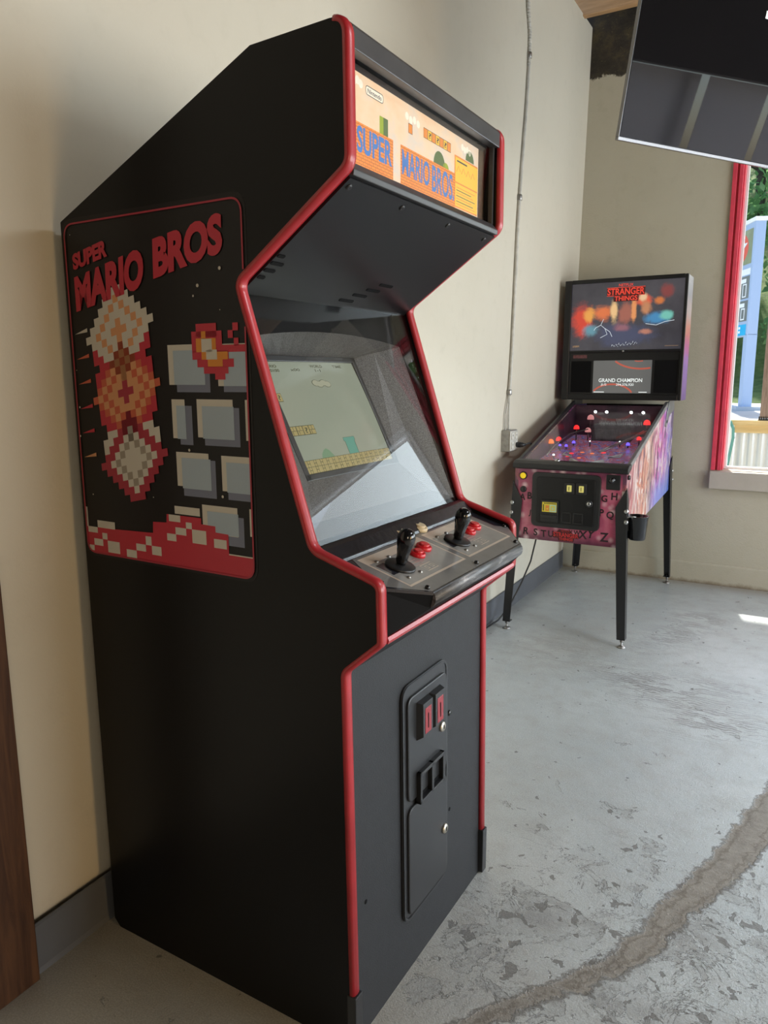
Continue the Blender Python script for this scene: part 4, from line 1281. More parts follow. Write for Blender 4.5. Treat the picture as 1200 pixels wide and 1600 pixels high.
# playfield and what stands on it
b = NB('glowing playfield graphics')
P = b.tc.outputs['Object']
v1 = b.noise(P, 10, 6, 0.7, 1.6, out='Color')
n1 = b.noise(P, 11, 6, 0.65, 2.5)
col = b.ramp(n1, [(0.28, (0.02, 0.02, 0.06)), (0.42, (0.06, 0.05, 0.24)), (0.45, (0.30, 0.26, 0.45)), (0.48, (0.04, 0.03, 0.09)), (0.53, (0.50, 0.05, 0.04)), (0.57, (0.05, 0.04, 0.14)), (0.64, (0.45, 0.16, 0.10)), (0.68, (0.04, 0.06, 0.16)), (0.78, (0.45, 0.40, 0.42))])
col = b.mix(0.12, col, b.mix(0.6, v1, (0.35, 0.1, 0.4), 'MULTIPLY'))
b.set(color=col, rough=0.25, spec=0.5, emit=col, estr=0.5)  # emission added to brighten the board; the print itself is no lamp
m_pf = b.m
pf = empty('playfield', (0, 0.06, 0.845)); pf.parent = pin
pz = lambda y: 0.125 * (y - 0.06)
PFP = lambda x, y, o=0.0: (x, y - 0.06, pz(y) + o)
xi = PA - 0.02
q = MB()
q.hexa([PFP(-xi, .03, -.012), PFP(xi, .03, -.012), PFP(xi, 1.02, -.012), PFP(-xi, 1.02, -.012)], [PFP(-xi, .03), PFP(xi, .03), PFP(xi, 1.02), PFP(-xi, 1.02)])
q.build('playfield_board', m_pf, pf)
m_in = pm('dark inner wall', (0.03, 0.022, 0.035), rough=0.35, var=(8, 0.6, (0.12, 0.05, 0.09)))
q = MB()
for s_ in (-1, 1):
    x0, x1 = sorted((s_ * xi, s_ * (xi + 0.003)))
    q.hexa([(x0, 0.03 - .06, -0.02), (x1, 0.03 - .06, -0.02), (x1, 0.96, 0.1), (x0, 0.96, 0.1)], [(x0, 0.03 - .06, 0.035), (x1, 0.03 - .06, 0.035), (x1, 0.96, 0.30), (x0, 0.96, 0.30)])
q.box(-xi, 0.965, 0.1, xi, 0.975, 0.305)
q.build('inner_wall', m_in, pf)
m_apron = pm('pale apron card', (0.55, 0.47, 0.33), rough=0.4, var=(25, 0.35))
q = MB()
q.prism([(-0.10, 0.055), (0.13, 0.055), (0.12, 0.12), (0.06, 0.165), (-0.02, 0.165), (-0.085, 0.12)], 0, 0.02, lambda u, v, a: PFP(u, v, a))
q.build('apron', m_apron, pf, bevel=0.003)
q = MB()
q.prism([(-0.24, 0.055), (-0.115, 0.055), (-0.10, 0.13), (-0.24, 0.20)], 0, 0.02, lambda u, v, a: PFP(u, v, a))
q.build('instruction_card', pm('faded card', (0.42, 0.33, 0.25), rough=0.45, var=(60, 0.4)), pf, bevel=0.003)
m_flip = pm('white flipper plastic', (0.7, 0.7, 0.68), rough=0.3)
for s_ in (-1, 1):
    a_ = Vector(PFP(0.02 + s_ * 0.085, 0.26, 0.02)); e_ = Vector(PFP(0.02 + s_ * 0.025, 0.205, 0.02))
    MB().tube([a_, a_.lerp(e_, 0.5), e_], [0.011, 0.009, 0.006], 12).build('flipper', m_flip, pf)
    c0 = Vector(PFP(0.02 + s_ * 0.15, 0.40, 0.03)); c1 = Vector(PFP(0.02 + s_ * 0.10, 0.31, 0.03)); c2 = Vector(PFP(0.02 + s_ * 0.15, 0.33, 0.03))
    MB().tube([c0, c1, c2, c0], 0.005, 8).build('slingshot', m_flip, pf)
m_redflash = glow('red flasher lamp', (1.0, 0.03, 0.03), 1.6)
m_orflash = glow('orange flasher lamp', (1.0, 0.22, 0.05), 1.2)
m_blulamp = glow('blue lamp', (0.16, 0.10, 1.0), 2.2)
m_whlamp = glow('white lamp', (0.95, 1.0, 0.98), 4.0)
m_pinklamp = glow('pink dome lamp', (0.9, 0.35, 0.35), 0.8)
m_dull = pm('grey toy plastic', (0.11, 0.10, 0.115), rough=0.4, var=(30, 0.5))
for nm, x, y, o, r_, mt in (('red_flasher', -0.205, 0.86, 0.075, 0.017, m_redflash), ('red_flasher', -0.235, 0.60, 0.055, 0.016, m_redflash), ('orange_flasher', -0.250, 0.50, 0.06, 0.017, m_orflash), ('red_flasher', 0.19, 0.93, 0.10, 0.020, m_redflash),
                            ('red_flasher', 0.19, 0.72, 0.05, 0.013, m_redflash), ('blue_lamp', -0.175, 0.70, 0.02, 0.010, m_blulamp), ('blue_lamp', -0.19, 0.60, 0.02, 0.009, m_blulamp), ('blue_lamp', -0.215, 0.56, 0.03, 0.008, m_blulamp),
                            ('blue_lamp', 0.135, 0.70, 0.02, 0.011, m_blulamp), ('white_lamp', -0.19, 0.36, 0.02, 0.006, m_whlamp), ('white_lamp', -0.08, 0.70, 0.03, 0.004, m_whlamp), ('white_lamp', 0.085, 0.72, 0.03, 0.004, m_whlamp),
                            ('red_insert_lamp', -0.131, 0.50, 0.004, 0.014, m_redflash), ('red_insert_lamp', -0.08, 0.54, 0.004, 0.012, m_orflash), ('red_insert_lamp', -0.02, 0.52, 0.004, 0.012, m_orflash), ('red_insert_lamp', 0.035, 0.55, 0.004, 0.014, m_redflash),
                            ('red_insert_lamp', -0.06, 0.40, 0.004, 0.010, m_orflash), ('red_insert_lamp', -0.13, 0.42, 0.004, 0.010, m_redflash), ('pink_dome', -0.145, 0.95, 0.12, 0.020, m_pinklamp), ('pink_dome', -0.135, 0.86, 0.06, 0.018, m_pinklamp)):
    if 'insert' in nm:
        MB().lathe([(r_, 0.0), (r_, 0.001), (0, 0.0014)], PFP(x, y, 0.0), (0, -.12, 1), 16).build(nm, mt, pf)
    else:
        base = Vector(PFP(x, y, 0))
        q = MB().lathe([(0.004, 0), (0.004, max(0.005, o - r_ * 0.5))], base, (0, 0, 1), 8, 1)
        q.lathe([(r_, o - r_ * .5), (r_, o), (r_ * 0.85, o + r_ * 0.5), (r_ * 0.5, o + r_ * 0.85), (0, o + r_)], base, (0, 0, 1), 16, 0)
        q.build(nm, [mt, m_dull], pf)
# toy building at the back with ribbed doors
q = MB()
q.box(-0.115, 0.80, 0.09, 0.115, 0.90, 0.185)
for k_ in range(11):
    q.box(-0.105 + k_ * 0.0195, 0.795, 0.10, -0.098 + k_ * 0.0195, 0.80, 0.165)
q.prism([(-0.118, 0.18), (0.118, 0.18), (0.10, 0.20), (-0.10, 0.20)], 0.79, 0.905, lambda u, v, a: (u, a, v))
q.build('toy_building', m_dull, pf, bevel=0.002)
q = MB()
q.tube([PFP(0.04, 0.42, 0.035), PFP(0.09, 0.52, 0.05), PFP(0.16, 0.68, 0.065), PFP(0.19, 0.85, 0.07)], 0.0035, 8)
q.tube([PFP(0.055, 0.41, 0.035), PFP(0.105, 0.51, 0.05), PFP(0.175, 0.67, 0.065), PFP(0.205, 0.85, 0.07)], 0.0035, 8)
q.build('wire_ramp', steel, pf)
q = MB()
q.tube([PFP(-0.21, 0.30, 0.03), PFP(-0.225, 0.50, 0.045), PFP(-0.20, 0.70, 0.07), PFP(-0.12, 0.80, 0.08)], 0.0035, 8)
q.build('wire_ramp', steel, pf)
MB().tube([PFP(0.165, 0.14, 0.012), PFP(0.20, 0.30, 0.012)], 0.004, 8).build('lane_guide', m_flip, pf)
MB().tube([PFP(0.225, 0.07, 0.012), PFP(0.235, 0.95, 0.012)], 0.004, 8).build('lane_guide', steel, pf)
for x in (-0.128, -0.060, 0.085, 0.155):
    q = MB().lathe([(0.008, 0.0), (0.010, 0.016)], (x, 0.945, 0.272), (0, -1, -0.4), 14, 1)
    q.lathe([(0.0095, 0.016), (0.007, 0.019), (0, 0.020)], (x, 0.945, 0.272), (0, -1, -0.4), 14, 0)
    q.build('spot_lamp', [m_whlamp, black_metal], pf)

# coin door on the front
cd_ = empty('coin_door', (-0.012, 0.0, 0.575)); cd_.parent = pin
CF = lambda x, z, o=0.0: (x + 0.012, -o, z - 0.575)
PR = lambda u, v, a: CF(u, v, a)
q = MB().prism(rrect(-0.185, 0.572, 0.162, 0.851, 0.030, 6), -0.001, 0.012, PR)
q.build('door_frame', black_metal, cd_, bevel=0.004)
q = MB().prism(rrect(-0.158, 0.594, 0.137, 0.829, 0.016, 5), 0.010, 0.0175, PR)
q.build('door_leaf', black_satin, cd_, bevel=0.003)
m_ylens = pm('lit yellow coin button', (0.5, 0.45, 0.12), rough=0.3, emit=((0.8, 0.72, 0.22), 0.35))
for x in (0.010, 0.070):
    MB().prism(rrect(x - 0.026, 0.752, x + 0.026, 0.808, 0.004, 3), 0.016, 0.023, PR).build('coin_slot_housing', black_plastic, cd_, bevel=0.002)
    MB().prism(rrect(x - 0.011, 0.764, x + 0.012, 0.796, 0.002, 2), 0.022, 0.0275, PR).build('coin_button', m_ylens, cd_, bevel=0.001)
    MB().prism([(x - 0.0015, 0.77), (x + 0.0015, 0.77), (x + 0.0015, 0.789), (x - 0.0015, 0.789)], 0.027, 0.0279, PR).build('coin_slot', black_matte, cd_)
for x in (-0.001, 0.058):
    q = MB()
    for a in ((x - 0.026, 0.603, x + 0.026, 0.609), (x - 0.026, 0.652, x + 0.026, 0.658), (x - 0.026, 0.603, x - 0.020, 0.658), (x + 0.020, 0.603, x + 0.026, 0.658)):
        q.prism([(a[0], a[1]), (a[2], a[1]), (a[2], a[3]), (a[0], a[3])], 0.016, 0.021, PR)
    q.build('coin_return', black_plastic, cd_, bevel=0.001)
q = MB().prism(rrect(-0.130, 0.604, -0.040, 0.714, 0.004, 3), 0.016, 0.030, PR)
q.prism([(-0.126, 0.622), (-0.046, 0.622), (-0.046, 0.640), (-0.126, 0.640)], 0.029, 0.040, PR)
q.build('bill_acceptor', black_plastic, cd_, bevel=0.002)
m_sty = pm('yellow sticker', (0.75, 0.62, 0.05), rough=0.4)
m_stg = pm('pale green sticker', (0.45, 0.65, 0.50), rough=0.4)
m_sti = pm('sticker ink', (0.05, 0.05, 0.02), rough=0.5)
m_sto = pm('sticker orange', (0.75, 0.25, 0.05), rough=0.4)
q = MB()
q.prism([(-0.122, 0.654), (-0.048, 0.654), (-0.048, 0.704), (-0.122, 0.704)], 0.029, 0.031, PR, 0)
S_ = lambda k: (lambda x, z: CF(x, z, 0.0312 + 0.0003 * k))
q.rect(-0.083, 0.656, -0.049, 0.692, S_(0), 1)
q.rect(-0.117, 0.660, -0.112, 0.692, S_(1), 2)
q.rect(-0.104, 0.660, -0.086, 0.688, S_(1), 3); q.rect(-0.099, 0.666, -0.091, 0.674, S_(2), 0)
q.rect(-0.078, 0.662, -0.056, 0.686, S_(1), 0); q.rect(-0.072, 0.666, -0.062, 0.680, S_(2), 1)
for k_ in range(8): q.rect(-0.112 + k_ * 0.0078, 0.6955, -0.1065 + k_ * 0.0078, 0.7005, S_(1), 2)
q.build('sticker', [m_sty, m_stg, m_sti, m_sto], cd_)
base = Vector(CF(0.1095, 0.709, 0.017))
MB().lathe([(0.018, 0), (0.018, 0.002), (0.014, 0.0035)], base, (0, -1, 0), 22).build('lock_ring', black_metal, cd_)
MB().lathe([(0.011, 0), (0.0105, 0.007), (0.008, 0.009), (0, 0.009)], base, (0, -1, 0), 18).build('door_lock', steel, cd_)
MB().box(base.x - 0.001, base.y - 0.0098, base.z - 0.004, base.x + 0.001, base.y - 0.0085, base.z + 0.004).build('keyhole', black_matte, cd_)
m_ybtn = pm('yellow start button', (0.85, 0.62, 0.02), rough=0.35, emit=((0.9, 0.62, 0.02), 0.3))
sb = MB().lathe([(0.020, 0), (0.020, 0.006), (0.0165, 0.008), (0.0155, 0.006)], (-0.235, 0, 0.828), (0, -1, 0), 26).build('start_button', black_plastic, pin)
MB().lathe([(0.0152, 0.0), (0.0152, 0.0085), (0.012, 0.0098), (0, 0.0098)], (-0.235, 0, 0.828), (0, -1, 0), 24).build('lit_cap', m_ybtn, sb)
MB().lathe([(0.0165, 0), (0.016, 0.006), (0.011, 0.009), (0, 0.009)], (-0.233, 0, 0.757), (0, -1, 0), 22).build('coin_button', black_plastic, pin)
lp_ = MB().prism(rrect(0.185, 0.784, 0.252, 0.858, 0.005, 3), -0.001, 0.006, lambda u, v, a: (u, -a, v)).build('shooter_plate', black_metal, pin, bevel=0.002)
MB().lathe([(0.014, 0.004), (0.012, 0.007), (0.005, 0.009), (0.004, 0.024), (0.011, 0.027), (0.012, 0.036), (0, 0.040)], (0.215, 0, 0.832), (0, -1, 0), 20).build('plunger_knob', black_gloss, lp_)
MB().lathe([(0.012, 0), (0.012, 0.006), (0.009, 0.011), (0, 0.012)], (PA, 0.032, 0.845), (1, 0, 0), 18).build('flipper_button', black_plastic, pin)

# legs
def pin_leg(xt, yt, xb, yb, front):
    lg_ = MB()
    sx = 1 if xt > 0 else -1
    sy = -1 if front else 1
    zt, zb = (0.80, 0.042) if front else (0.83, 0.042)
    t_ = 0.004
    wt, wb_ = 0.052, 0.040
    # plate facing front (or back) and plate facing sideways meet at the outer corner
    def plate(axis):
        lowr, uppr = [], []
        for (x, y, w_, z, out) in ((xb, yb, wb_, zb, lowr), (xt, yt, wt, zt, uppr)):
            if axis == 'x':
                pts = [(x, y), (x - sx * w_, y), (x - sx * w_, y - sy * t_), (x, y - sy * t_)]
            else:
                pts = [(x, y), (x, y - sy * w_), (x - sx * t_, y - sy * w_), (x - sx * t_, y)]
            out += [(a, c, z) for a, c in pts]
        if axis == 'x':
            uppr = [(p[0], p[1], p[2] - (0.10 if i in (1, 2) else 0)) for i, p in enumerate(uppr)]
        else:
            uppr = [(p[0], p[1], p[2] - (0.06 if i in (1, 2) else 0)) for i, p in enumerate(uppr)]
        lg_.hexa(lowr, uppr)
    plate('x'); plate('y')
    lg_.box(min(xb, xb - sx * wb_), min(yb, yb - sy * wb_), zb, max(xb, xb - sx * wb_), max(yb, yb - sy * wb_), zb + 0.004)
    o = lg_.build('leg', black_metal, pin, bevel=0.0012)
    cx, cy = xb - sx * 0.018, yb - sy * 0.018
    q = MB().lathe([(0.022, 0.0), (0.0215, 0.004), (0.012, 0.009), (0.006, 0.013), (0.0045, 0.014), (0.0045, 0.052)], (cx, cy, 0.0), (0, 0, 1), 20)
    q.lathe([(0.010, 0.030), (0.010, 0.038)], (cx, cy, 0.0), (0, 0, 1), 6)
    q.build('leveler_foot', zinc, o)
    for dz in (0.685, 0.633) if front else (0.735, 0.68):
        f_ = (dz - zb) / (zt - zb)
        x, y = xb + (xt - xb) * f_, yb + (yt - yb) * f_
        MB().lathe([(0.0125, -0.004), (0.012, 0.003), (0.008, 0.010), (0, 0.012)], (x - sx * 0.004, y - sy * 0.004, dz), (sx, sy, 0), 14).build('leg_bolt', steel, o)


for s_ in (-1, 1):
    pin_leg(s_ * (PA + 0.008), -0.010, s_ * 0.318, -0.030, True)
    pin_leg(s_ * (PA + 0.008), 1.318, s_ * 0.318, 1.345, False)

# cup holder bolted to a front leg
cup = empty('cup_holder', (0.333, 0.045, 0.542)); cup.parent = pin
q = MB().lathe([(0.0, 0.0), (0.036, 0.0), (0.040, 0.006), (0.050, 0.112), (0.0525, 0.116), (0.0525, 0.118), (0.049, 0.118), (0.0375, 0.010), (0.0, 0.008)], (0, 0, 0), (0, 0, 1), 30)
q.build('cup', black_gloss, cup)
MB().box(-0.05, -0.035, 0.045, -0.036, 0.03, 0.112).build('bracket', black_metal, cup, bevel=0.002)
MB().tube([(-0.05, -0.05, 0.11), (-0.03, -0.045, 0.118), (0.0, -0.048, 0.117)], 0.004, 8).build('clip', steel, cup)

# backbox
bbx = empty('backbox', (0, 1.0357, 1.183)); bbx.parent = pin
BW, BH, BD = 0.352, 0.716, 0.20
b = NB('backbox flank graphics')
P = b.tc.outputs['Object']
X_, Y_, Z_ = b.sep(P)
nz = b.math('ADD', b.math('MULTIPLY', Z_, 1.35), b.math('MULTIPLY', b.math('SUBTRACT', b.noise(b.mapping(P, scale=(1, 8, 5)), 1.6, 6, 0.7, 1.5), 0.5), 0.5))
col = b.ramp(nz, [(0.0, (0.13, 0.06, 0.24)), (0.3, (0.28, 0.14, 0.45)), (0.42, (0.48, 0.10, 0.28)), (0.55, (0.6, 0.2, 0.14)), (0.68, (0.50, 0.40, 0.38)), (0.85, (0.34, 0.36, 0.4)), (1.0, (0.55, 0.56, 0.56))])
b.set(color=col, rough=0.3, coat=0.3)
q = MB()
q.box(-BW, 0.0, 0.0, -BW + 0.016, BD, BH, 0).box(BW - 0.016, 0.0, 0.0, BW, BD, BH, 0)
q.box(-BW + 0.016, 0.004, BH - 0.016, BW - 0.016, BD, BH, 1).box(-BW + 0.016, 0.004, 0.0, BW - 0.016, BD, 0.016, 1).box(-BW + 0.016, BD - 0.012, 0.016, BW - 0.016, BD, BH - 0.016, 1)
q.build('backbox_shell', [b.m, black_satin], bbx, bevel=0.002)
q = MB()
for a in ((-BW - 0.002, 0.0, -0.313, BH), (0.336, 0.0, BW + 0.002, BH), (-0.313, BH - 0.022, 0.336, BH + 0.001), (-0.313, 0.284, 0.336, 0.298), (-0.313, 0.0, 0.336, 0.034)):
    q.box(a[0], -0.016, a[1], a[2], 0.004, a[3])
q.build('backbox_frame', black_satin, bbx, bevel=0.004)
Zo = 1.183
# translite
b = NB('lit backglass print')
P = b.tc.outputs['Object']
X_, Y_, Z_ = b.sep(P)
wob = b.noise(P, 9, 6, 0.7, 1.0)
wob2 = b.noise(b.mapping(P, loc=(3, 1, 2)), 24, 6, 0.75, 1.0)
col = b.ramp(b.noise(P, 4, 5, 0.6), [(0.3, (0.030, 0.028, 0.038)), (0.7, (0.075, 0.07, 0.085))])
def spot(cx, cz, rx, rz, c, amt=1.0):
    global col
    dx = b.math('MULTIPLY', b.math('SUBTRACT', X_, cx), 1 / rx)
    dz = b.math('MULTIPLY', b.math('SUBTRACT', Z_, cz - Zo), 1 / rz)
    d = b.math('SQRT', b.math('ADD', b.math('MULTIPLY', dx, dx), b.math('MULTIPLY', dz, dz)))
    d = b.math('ADD', d, b.math('MULTIPLY', b.math('SUBTRACT', wob, 0.5), 1.1))
    d = b.math('ADD', d, b.math('MULTIPLY', b.math('SUBTRACT', wob2, 0.5), 0.55))
    col = b.mix(b.math('MULTIPLY', b.smooth(d, 1.0, 0.35), amt), col, c)
spot(-0.01, 1.57, 0.24, 0.09, (0.06, 0.07, 0.14))
spot(-0.24, 1.66, 0.09, 0.12, (0.75, 0.06, 0.03))
spot(-0.20, 1.69, 0.05, 0.06, (0.95, 0.42, 0.08))
spot(-0.12, 1.70, 0.07, 0.06, (0.85, 0.2, 0.06))
spot(-0.055, 1.71, 0.03, 0.085, (0.98, 0.62, 0.28))
spot(0.01, 1.69, 0.055, 0.085, (0.42, 0.13, 0.09))
spot(0.06, 1.71, 0.02, 0.09, (0.9, 0.35, 0.12))
spot(0.0, 1.61, 0.06, 0.03, (0.33, 0.13, 0.17))
spot(0.12, 1.765, 0.06, 0.045, (0.85, 0.12, 0.05))
spot(0.11, 1.785, 0.03, 0.03, (0.95, 0.62, 0.35))
spot(0.13, 1.72, 0.04, 0.05, (0.62, 0.26, 0.12))
spot(0.20, 1.76, 0.04, 0.03, (0.7, 0.2, 0.05))
spot(0.24, 1.81, 0.05, 0.05, (0.26, 0.05, 0.05))
spot(0.19, 1.66, 0.09, 0.045, (0.06, 0.28, 0.55))
spot(0.245, 1.675, 0.05, 0.035, (0.20, 0.62, 0.52))
spot(-0.19, 1.60, 0.06, 0.05, (0.14, 0.34, 0.42))
spot(0.13, 1.585, 0.05, 0.02, (0.55, 0.22, 0.15))
b.set(color=(0.02, 0.02, 0.02), rough=0.15, emit=col, estr=0.8)
q = MB()
q.box(-0.314, -0.004, 0.297, 0.337, 0.002, BH - 0.02, 0)
TG = lambda k: (lambda x, z: (x, -0.0045 - 0.0004 * k, z - Zo))
m_lit_red = glow('lit red lettering', (0.85, 0.06, 0.035), 0.85)
m_lit_dark = glow('lit dark maroon', (0.10, 0.012, 0.012), 0.5)
m_lit_white = glow('lit white print', (0.72, 0.80, 0.88), 0.8)
m_lit_gold = glow('lit gold print', (0.5, 0.3, 0.14), 0.6)
q.text('NETFLIX', [(-0.034, 1.8655), (0.050, 1.8655), (0.050, 1.850), (-0.034, 1.850)], TG(1), 1, 0.01)
q.rect(-0.102, 1.7985, 0.118, 1.8425, TG(0), 2)
q.rect(-0.062, 1.7635, 0.082, 1.7985, TG(0), 2)
q.line([(-0.102, 1.8435), (0.118, 1.8435)], 0.003, TG(1), 1)
q.line([(-0.102, 1.797), (-0.060, 1.797)], 0.003, TG(1), 1); q.line([(0.081, 1.797), (0.118, 1.797)], 0.003, TG(1), 1)
q.text('STRANGER', [(-0.099, 1.840), (0.115, 1.840), (0.115, 1.802), (-0.099, 1.802)], TG(1), 1, 0.02)
q.text('THINGS', [(-0.056, 1.795), (0.076, 1.795), (0.076, 1.767), (-0.056, 1.767)], TG(1), 1, 0.02)
for pts in ([(-0.115, 1.665), (-0.13, 1.63), (-0.105, 1.61), (-0.075, 1.59), (-0.06, 1.56)], [(-0.13, 1.63), (-0.16, 1.615), (-0.17, 1.60)], [(-0.105, 1.61), (-0.09, 1.575), (-0.13, 1.555)], [(0.13, 1.63), (0.19, 1.62), (0.24, 1.638), (0.29, 1.645)]):
    q.line(pts, 0.0028, TG(1), 3)
for k_ in range(26):
    x = -0.06 + k_ * 0.0058; z = 1.508 + 0.006 * math.sin(k_ * 1.9) + k_ * 0.0006
    q.line([(x, z - 0.004), (x + 0.003, z + 0.006 * math.cos(k_ * 2.7))], 0.002, TG(1), 3)
q.text('STERN', [(-0.296, 1.5105), (-0.257, 1.5135), (-0.257, 1.503), (-0.296, 1.500)], TG(1), 4, 0.03)
q.rect(0.245, 1.4995, 0.32, 1.5012, TG(1), 4)
q.build('backglass', [b.m, m_lit_red, m_lit_dark, m_lit_white, m_lit_gold], bbx, fix=False)
# speaker panel with display
q = MB().box(-0.313, -0.004, 0.03, 0.336, 0.003, 0.29)
spn = q.build('speaker_panel', black_satin, bbx)
for x0, x1 in ((-0.300, -0.176), (0.196, 0.326)):
    q = MB().box(x0, -0.0055, 0.045, x1, -0.003, 0.235)
    for k_ in range(12):
        q.box(x0 + 0.006, -0.0068, 0.052 + k_ * 0.0150, x1 - 0.006, -0.0054, 0.056 + k_ * 0.0150)
    q.build('speaker_grille', black_matte, spn)
m_scr = glow('display grey', (0.115, 0.115, 0.112), 0.9, 0.12)
m_scr_red = glow('display red ring', (0.55, 0.11, 0.07), 0.7, 0.12)
m_scr_wh = glow('display white text', (0.85, 0.90, 0.88), 0.85, 0.12)
q = MB().box(-0.1625, -0.006, 1.224 - Zo, 0.181, -0.002, 1.4195 - Zo, 0)
TS = lambda k: (lambda x, z: (x, -0.0063 - 0.0003 * k, z - Zo))
def clipline(cx, cz, r_, a0, a1, w_):
    pts = [(cx + r_ * math.cos(a0 + (a1 - a0) * k_ / 24), cz + r_ * 0.62 * math.sin(a0 + (a1 - a0) * k_ / 24)) for k_ in range(25)]
    pts = [p for p in pts if -0.160 < p[0] < 0.1785 and 1.228 < p[1] < 1.416]
    if len(pts) > 1: q.line(pts, w_, TS(0), 1)
clipline(0.12, 1.49, 0.195, R(185), R(300), 0.010)
clipline(0.105, 1.45, 0.06, R(200), R(340), 0.006)
clipline(-0.045, 1.20, 0.125, R(15), R(165), 0.010)
q.text('GRAND CHAMPION', [(-0.127, 1.3125), (0.130, 1.3125), (0.130, 1.290), (-0.127, 1.290)], TS(1), 2, 0.015)
q.text('JLG', [(-0.113, 1.2825), (-0.080, 1.2825), (-0.080, 1.2665), (-0.113, 1.2665)], TS(1), 2, 0.01)
q.text('294,376,920', [(-0.022, 1.2825), (0.082, 1.2825), (0.082, 1.266), (-0.022, 1.266)], TS(1), 2, 0.01)
q.rect(-0.155, 1.2285, -0.092, 1.2330, TS(1), 2)
q.rect(0.112, 1.2285, 0.160, 1.2330, TS(1), 2)
q.build('display_screen', [m_scr, m_scr_red, m_scr_wh], spn, fix=False)
MB().rect(-0.29, 0.252, -0.205, 0.272, lambda x, z: (x, -0.0046, z), 0).build('panel_badge', pm('dim red badge', (0.16, 0.05, 0.055), rough=0.3, var=(60, 0.6)), spn, fix=False)
MB().lathe([(0.006, 0.0), (0.0055, 0.002), (0, 0.0025)], (0.012, -0.016, 0.291), (0, -1, 0), 14).build('panel_lock', steel, bbx)

# ------------------------------------------------------------------ television hung from the ceiling
h_ax = Vector((math.sin(R(32.5)), math.cos(R(32.5)), 0))
n0 = Vector((math.cos(R(32.5)), -math.sin(R(32.5)), 0))
v_ax = (Vector((0, 0, 1)) * math.cos(R(10.5)) + n0 * math.sin(R(10.5))).normalized()
nv = h_ax.cross(v_ax).normalized()        # faces into the room
TVX = Vector((0.822, 1.2783, 2.0595))
TW, TH = 1.235, 0.715
tv = empty('television', TVX)
tv.rotation_mode = 'QUATERNION'
tv.rotation_quaternion = Matrix((h_ax, -nv, v_ax)).transposed().to_quaternion()
tag(tv, 'large black television hung from the ceiling, glossy screen tilted downward', 'television')
m_tvscr = pm('glossy dark screen', (0.006, 0.0055, 0.006), rough=0.02, spec=0.62)
MB().box(0.0, 0.004, 0.0, TW, 0.013, TH).build('housing', black_plastic, tv, bevel=0.003)
MB().box(0.004, 0.0, 0.008, TW - 0.004, 0.006, TH - 0.004).build('screen', m_tvscr, tv, bevel=0.001)
q = MB().box(-0.002, -0.001, -0.003, TW + 0.002, 0.012, 0.007).box(-0.002, -0.001, 0.007, 0.002, 0.012, TH).box(TW - 0.002, -0.001, 0.007, TW + 0.002, 0.012, TH).box(-0.002, -0.001, TH - 0.003, TW + 0.002, 0.012, TH + 0.002)
q.build('bezel', pm('dark chrome bezel', (0.2, 0.2, 0.205), rough=0.25, metal=0.9), tv, bevel=0.001)
MB().box(0.12, 0.012, 0.06, 1.12, 0.075, 0.56).build('rear_cover', black_plastic, tv, bevel=0.012)
q = MB().box(0.45, 0.074, 0.22, 0.79, 0.09, 0.46)
q.tube([(0.62, 0.085, 0.34), (0.62, 0.20, 0.37)], 0.022, 14)
q.build('wall_plate', black_metal, tv, bevel=0.002)
inv = tv.rotation_quaternion.to_matrix().inverted()
pa = Vector((0.62, 0.20, 0.37))
pb = pa + inv @ Vector((0, 0, 3.9 - (TVX + tv.rotation_quaternion.to_matrix() @ pa).z))
MB().tube([pa - (pb - pa).normalized() * 0.03, pb], 0.022, 16).build('ceiling_pole', black_metal, tv)
q = MB().rect(0.540, 0.424, 0.60, 0.446, lambda x, z: (x, -0.0006, z))
q.build('sticker', white_paint, tv)

# ------------------------------------------------------------------ conduit, outlet, cords on the left wall
def wall_x(y, z):           # face of the slightly leaning left wall
    t = (y + 5.1) / 8.93
    return (0.0 + (-0.036) * t) * (1 - z / H) + (0.022 * t) * (z / H)


m_cond = pm('grey metal conduit', (0.58, 0.56, 0.50), rough=0.55, metal=0.1, bump=(160, 0.3), var=(30, 0.25))
cpts = [(2.585, 3.46), (2.625, 3.15), (2.668, 3.0), (2.664, 2.73), (2.632, 2.42), (2.608, 2.135), (2.600, 1.784), (2.592, 1.422), (2.574, 1.225)]
path = []
for i in range(len(cpts) - 1):
    for k_ in range(6):
        t = k_ / 6
        p_ = [Vector(cpts[max(i - 1, 0)]), Vector(cpts[i]), Vector(cpts[i + 1]), Vector(cpts[min(i + 2, len(cpts) - 1)])]
        c_ = 0.5 * ((2 * p_[1]) + (p_[2] - p_[0]) * t + (2 * p_[0] - 5 * p_[1] + 4 * p_[2] - p_[3]) * t * t + (3 * p_[1] - p_[0] - 3 * p_[2] + p_[3]) * t ** 3)
        path.append(c_)
path.append(Vector(cpts[-1]))
cond = empty('electrical_conduit', (wall_x(2.6, 1.2) + 0.012, 2.57, 1.1))
tag(cond, 'thin grey metal conduit running down the cream wall to the outlet box', 'conduit')
o_ = cond.location
P3 = lambda p_, dx=0.013: (wall_x(p_.x, p_.y) + dx - o_.x, p_.x - o_.y, p_.y - o_.z)
MB().tube([P3(p_) for p_ in path], 0.0095, 12).build('conduit_pipe', m_cond, cond)
flex = MB()
fp_ = [p_ for p_ in path if p_.y > 2.85]
for a, c_ in zip(fp_[:-1], fp_[1:]):
    nseg = max(1, int((a - c_).length / 0.012))
    for k_ in range(nseg):
        p_ = a.lerp(c_, (k_ + 0.5) / nseg); t_ = (c_ - a).normalized()
        flex.lathe([(0.0095, -0.0035), (0.0125, 0.0), (0.0095, 0.0035)], P3(p_), (0, t_.x, t_.y), 10)
flex.build('flexible_sleeve', m_cond, cond)
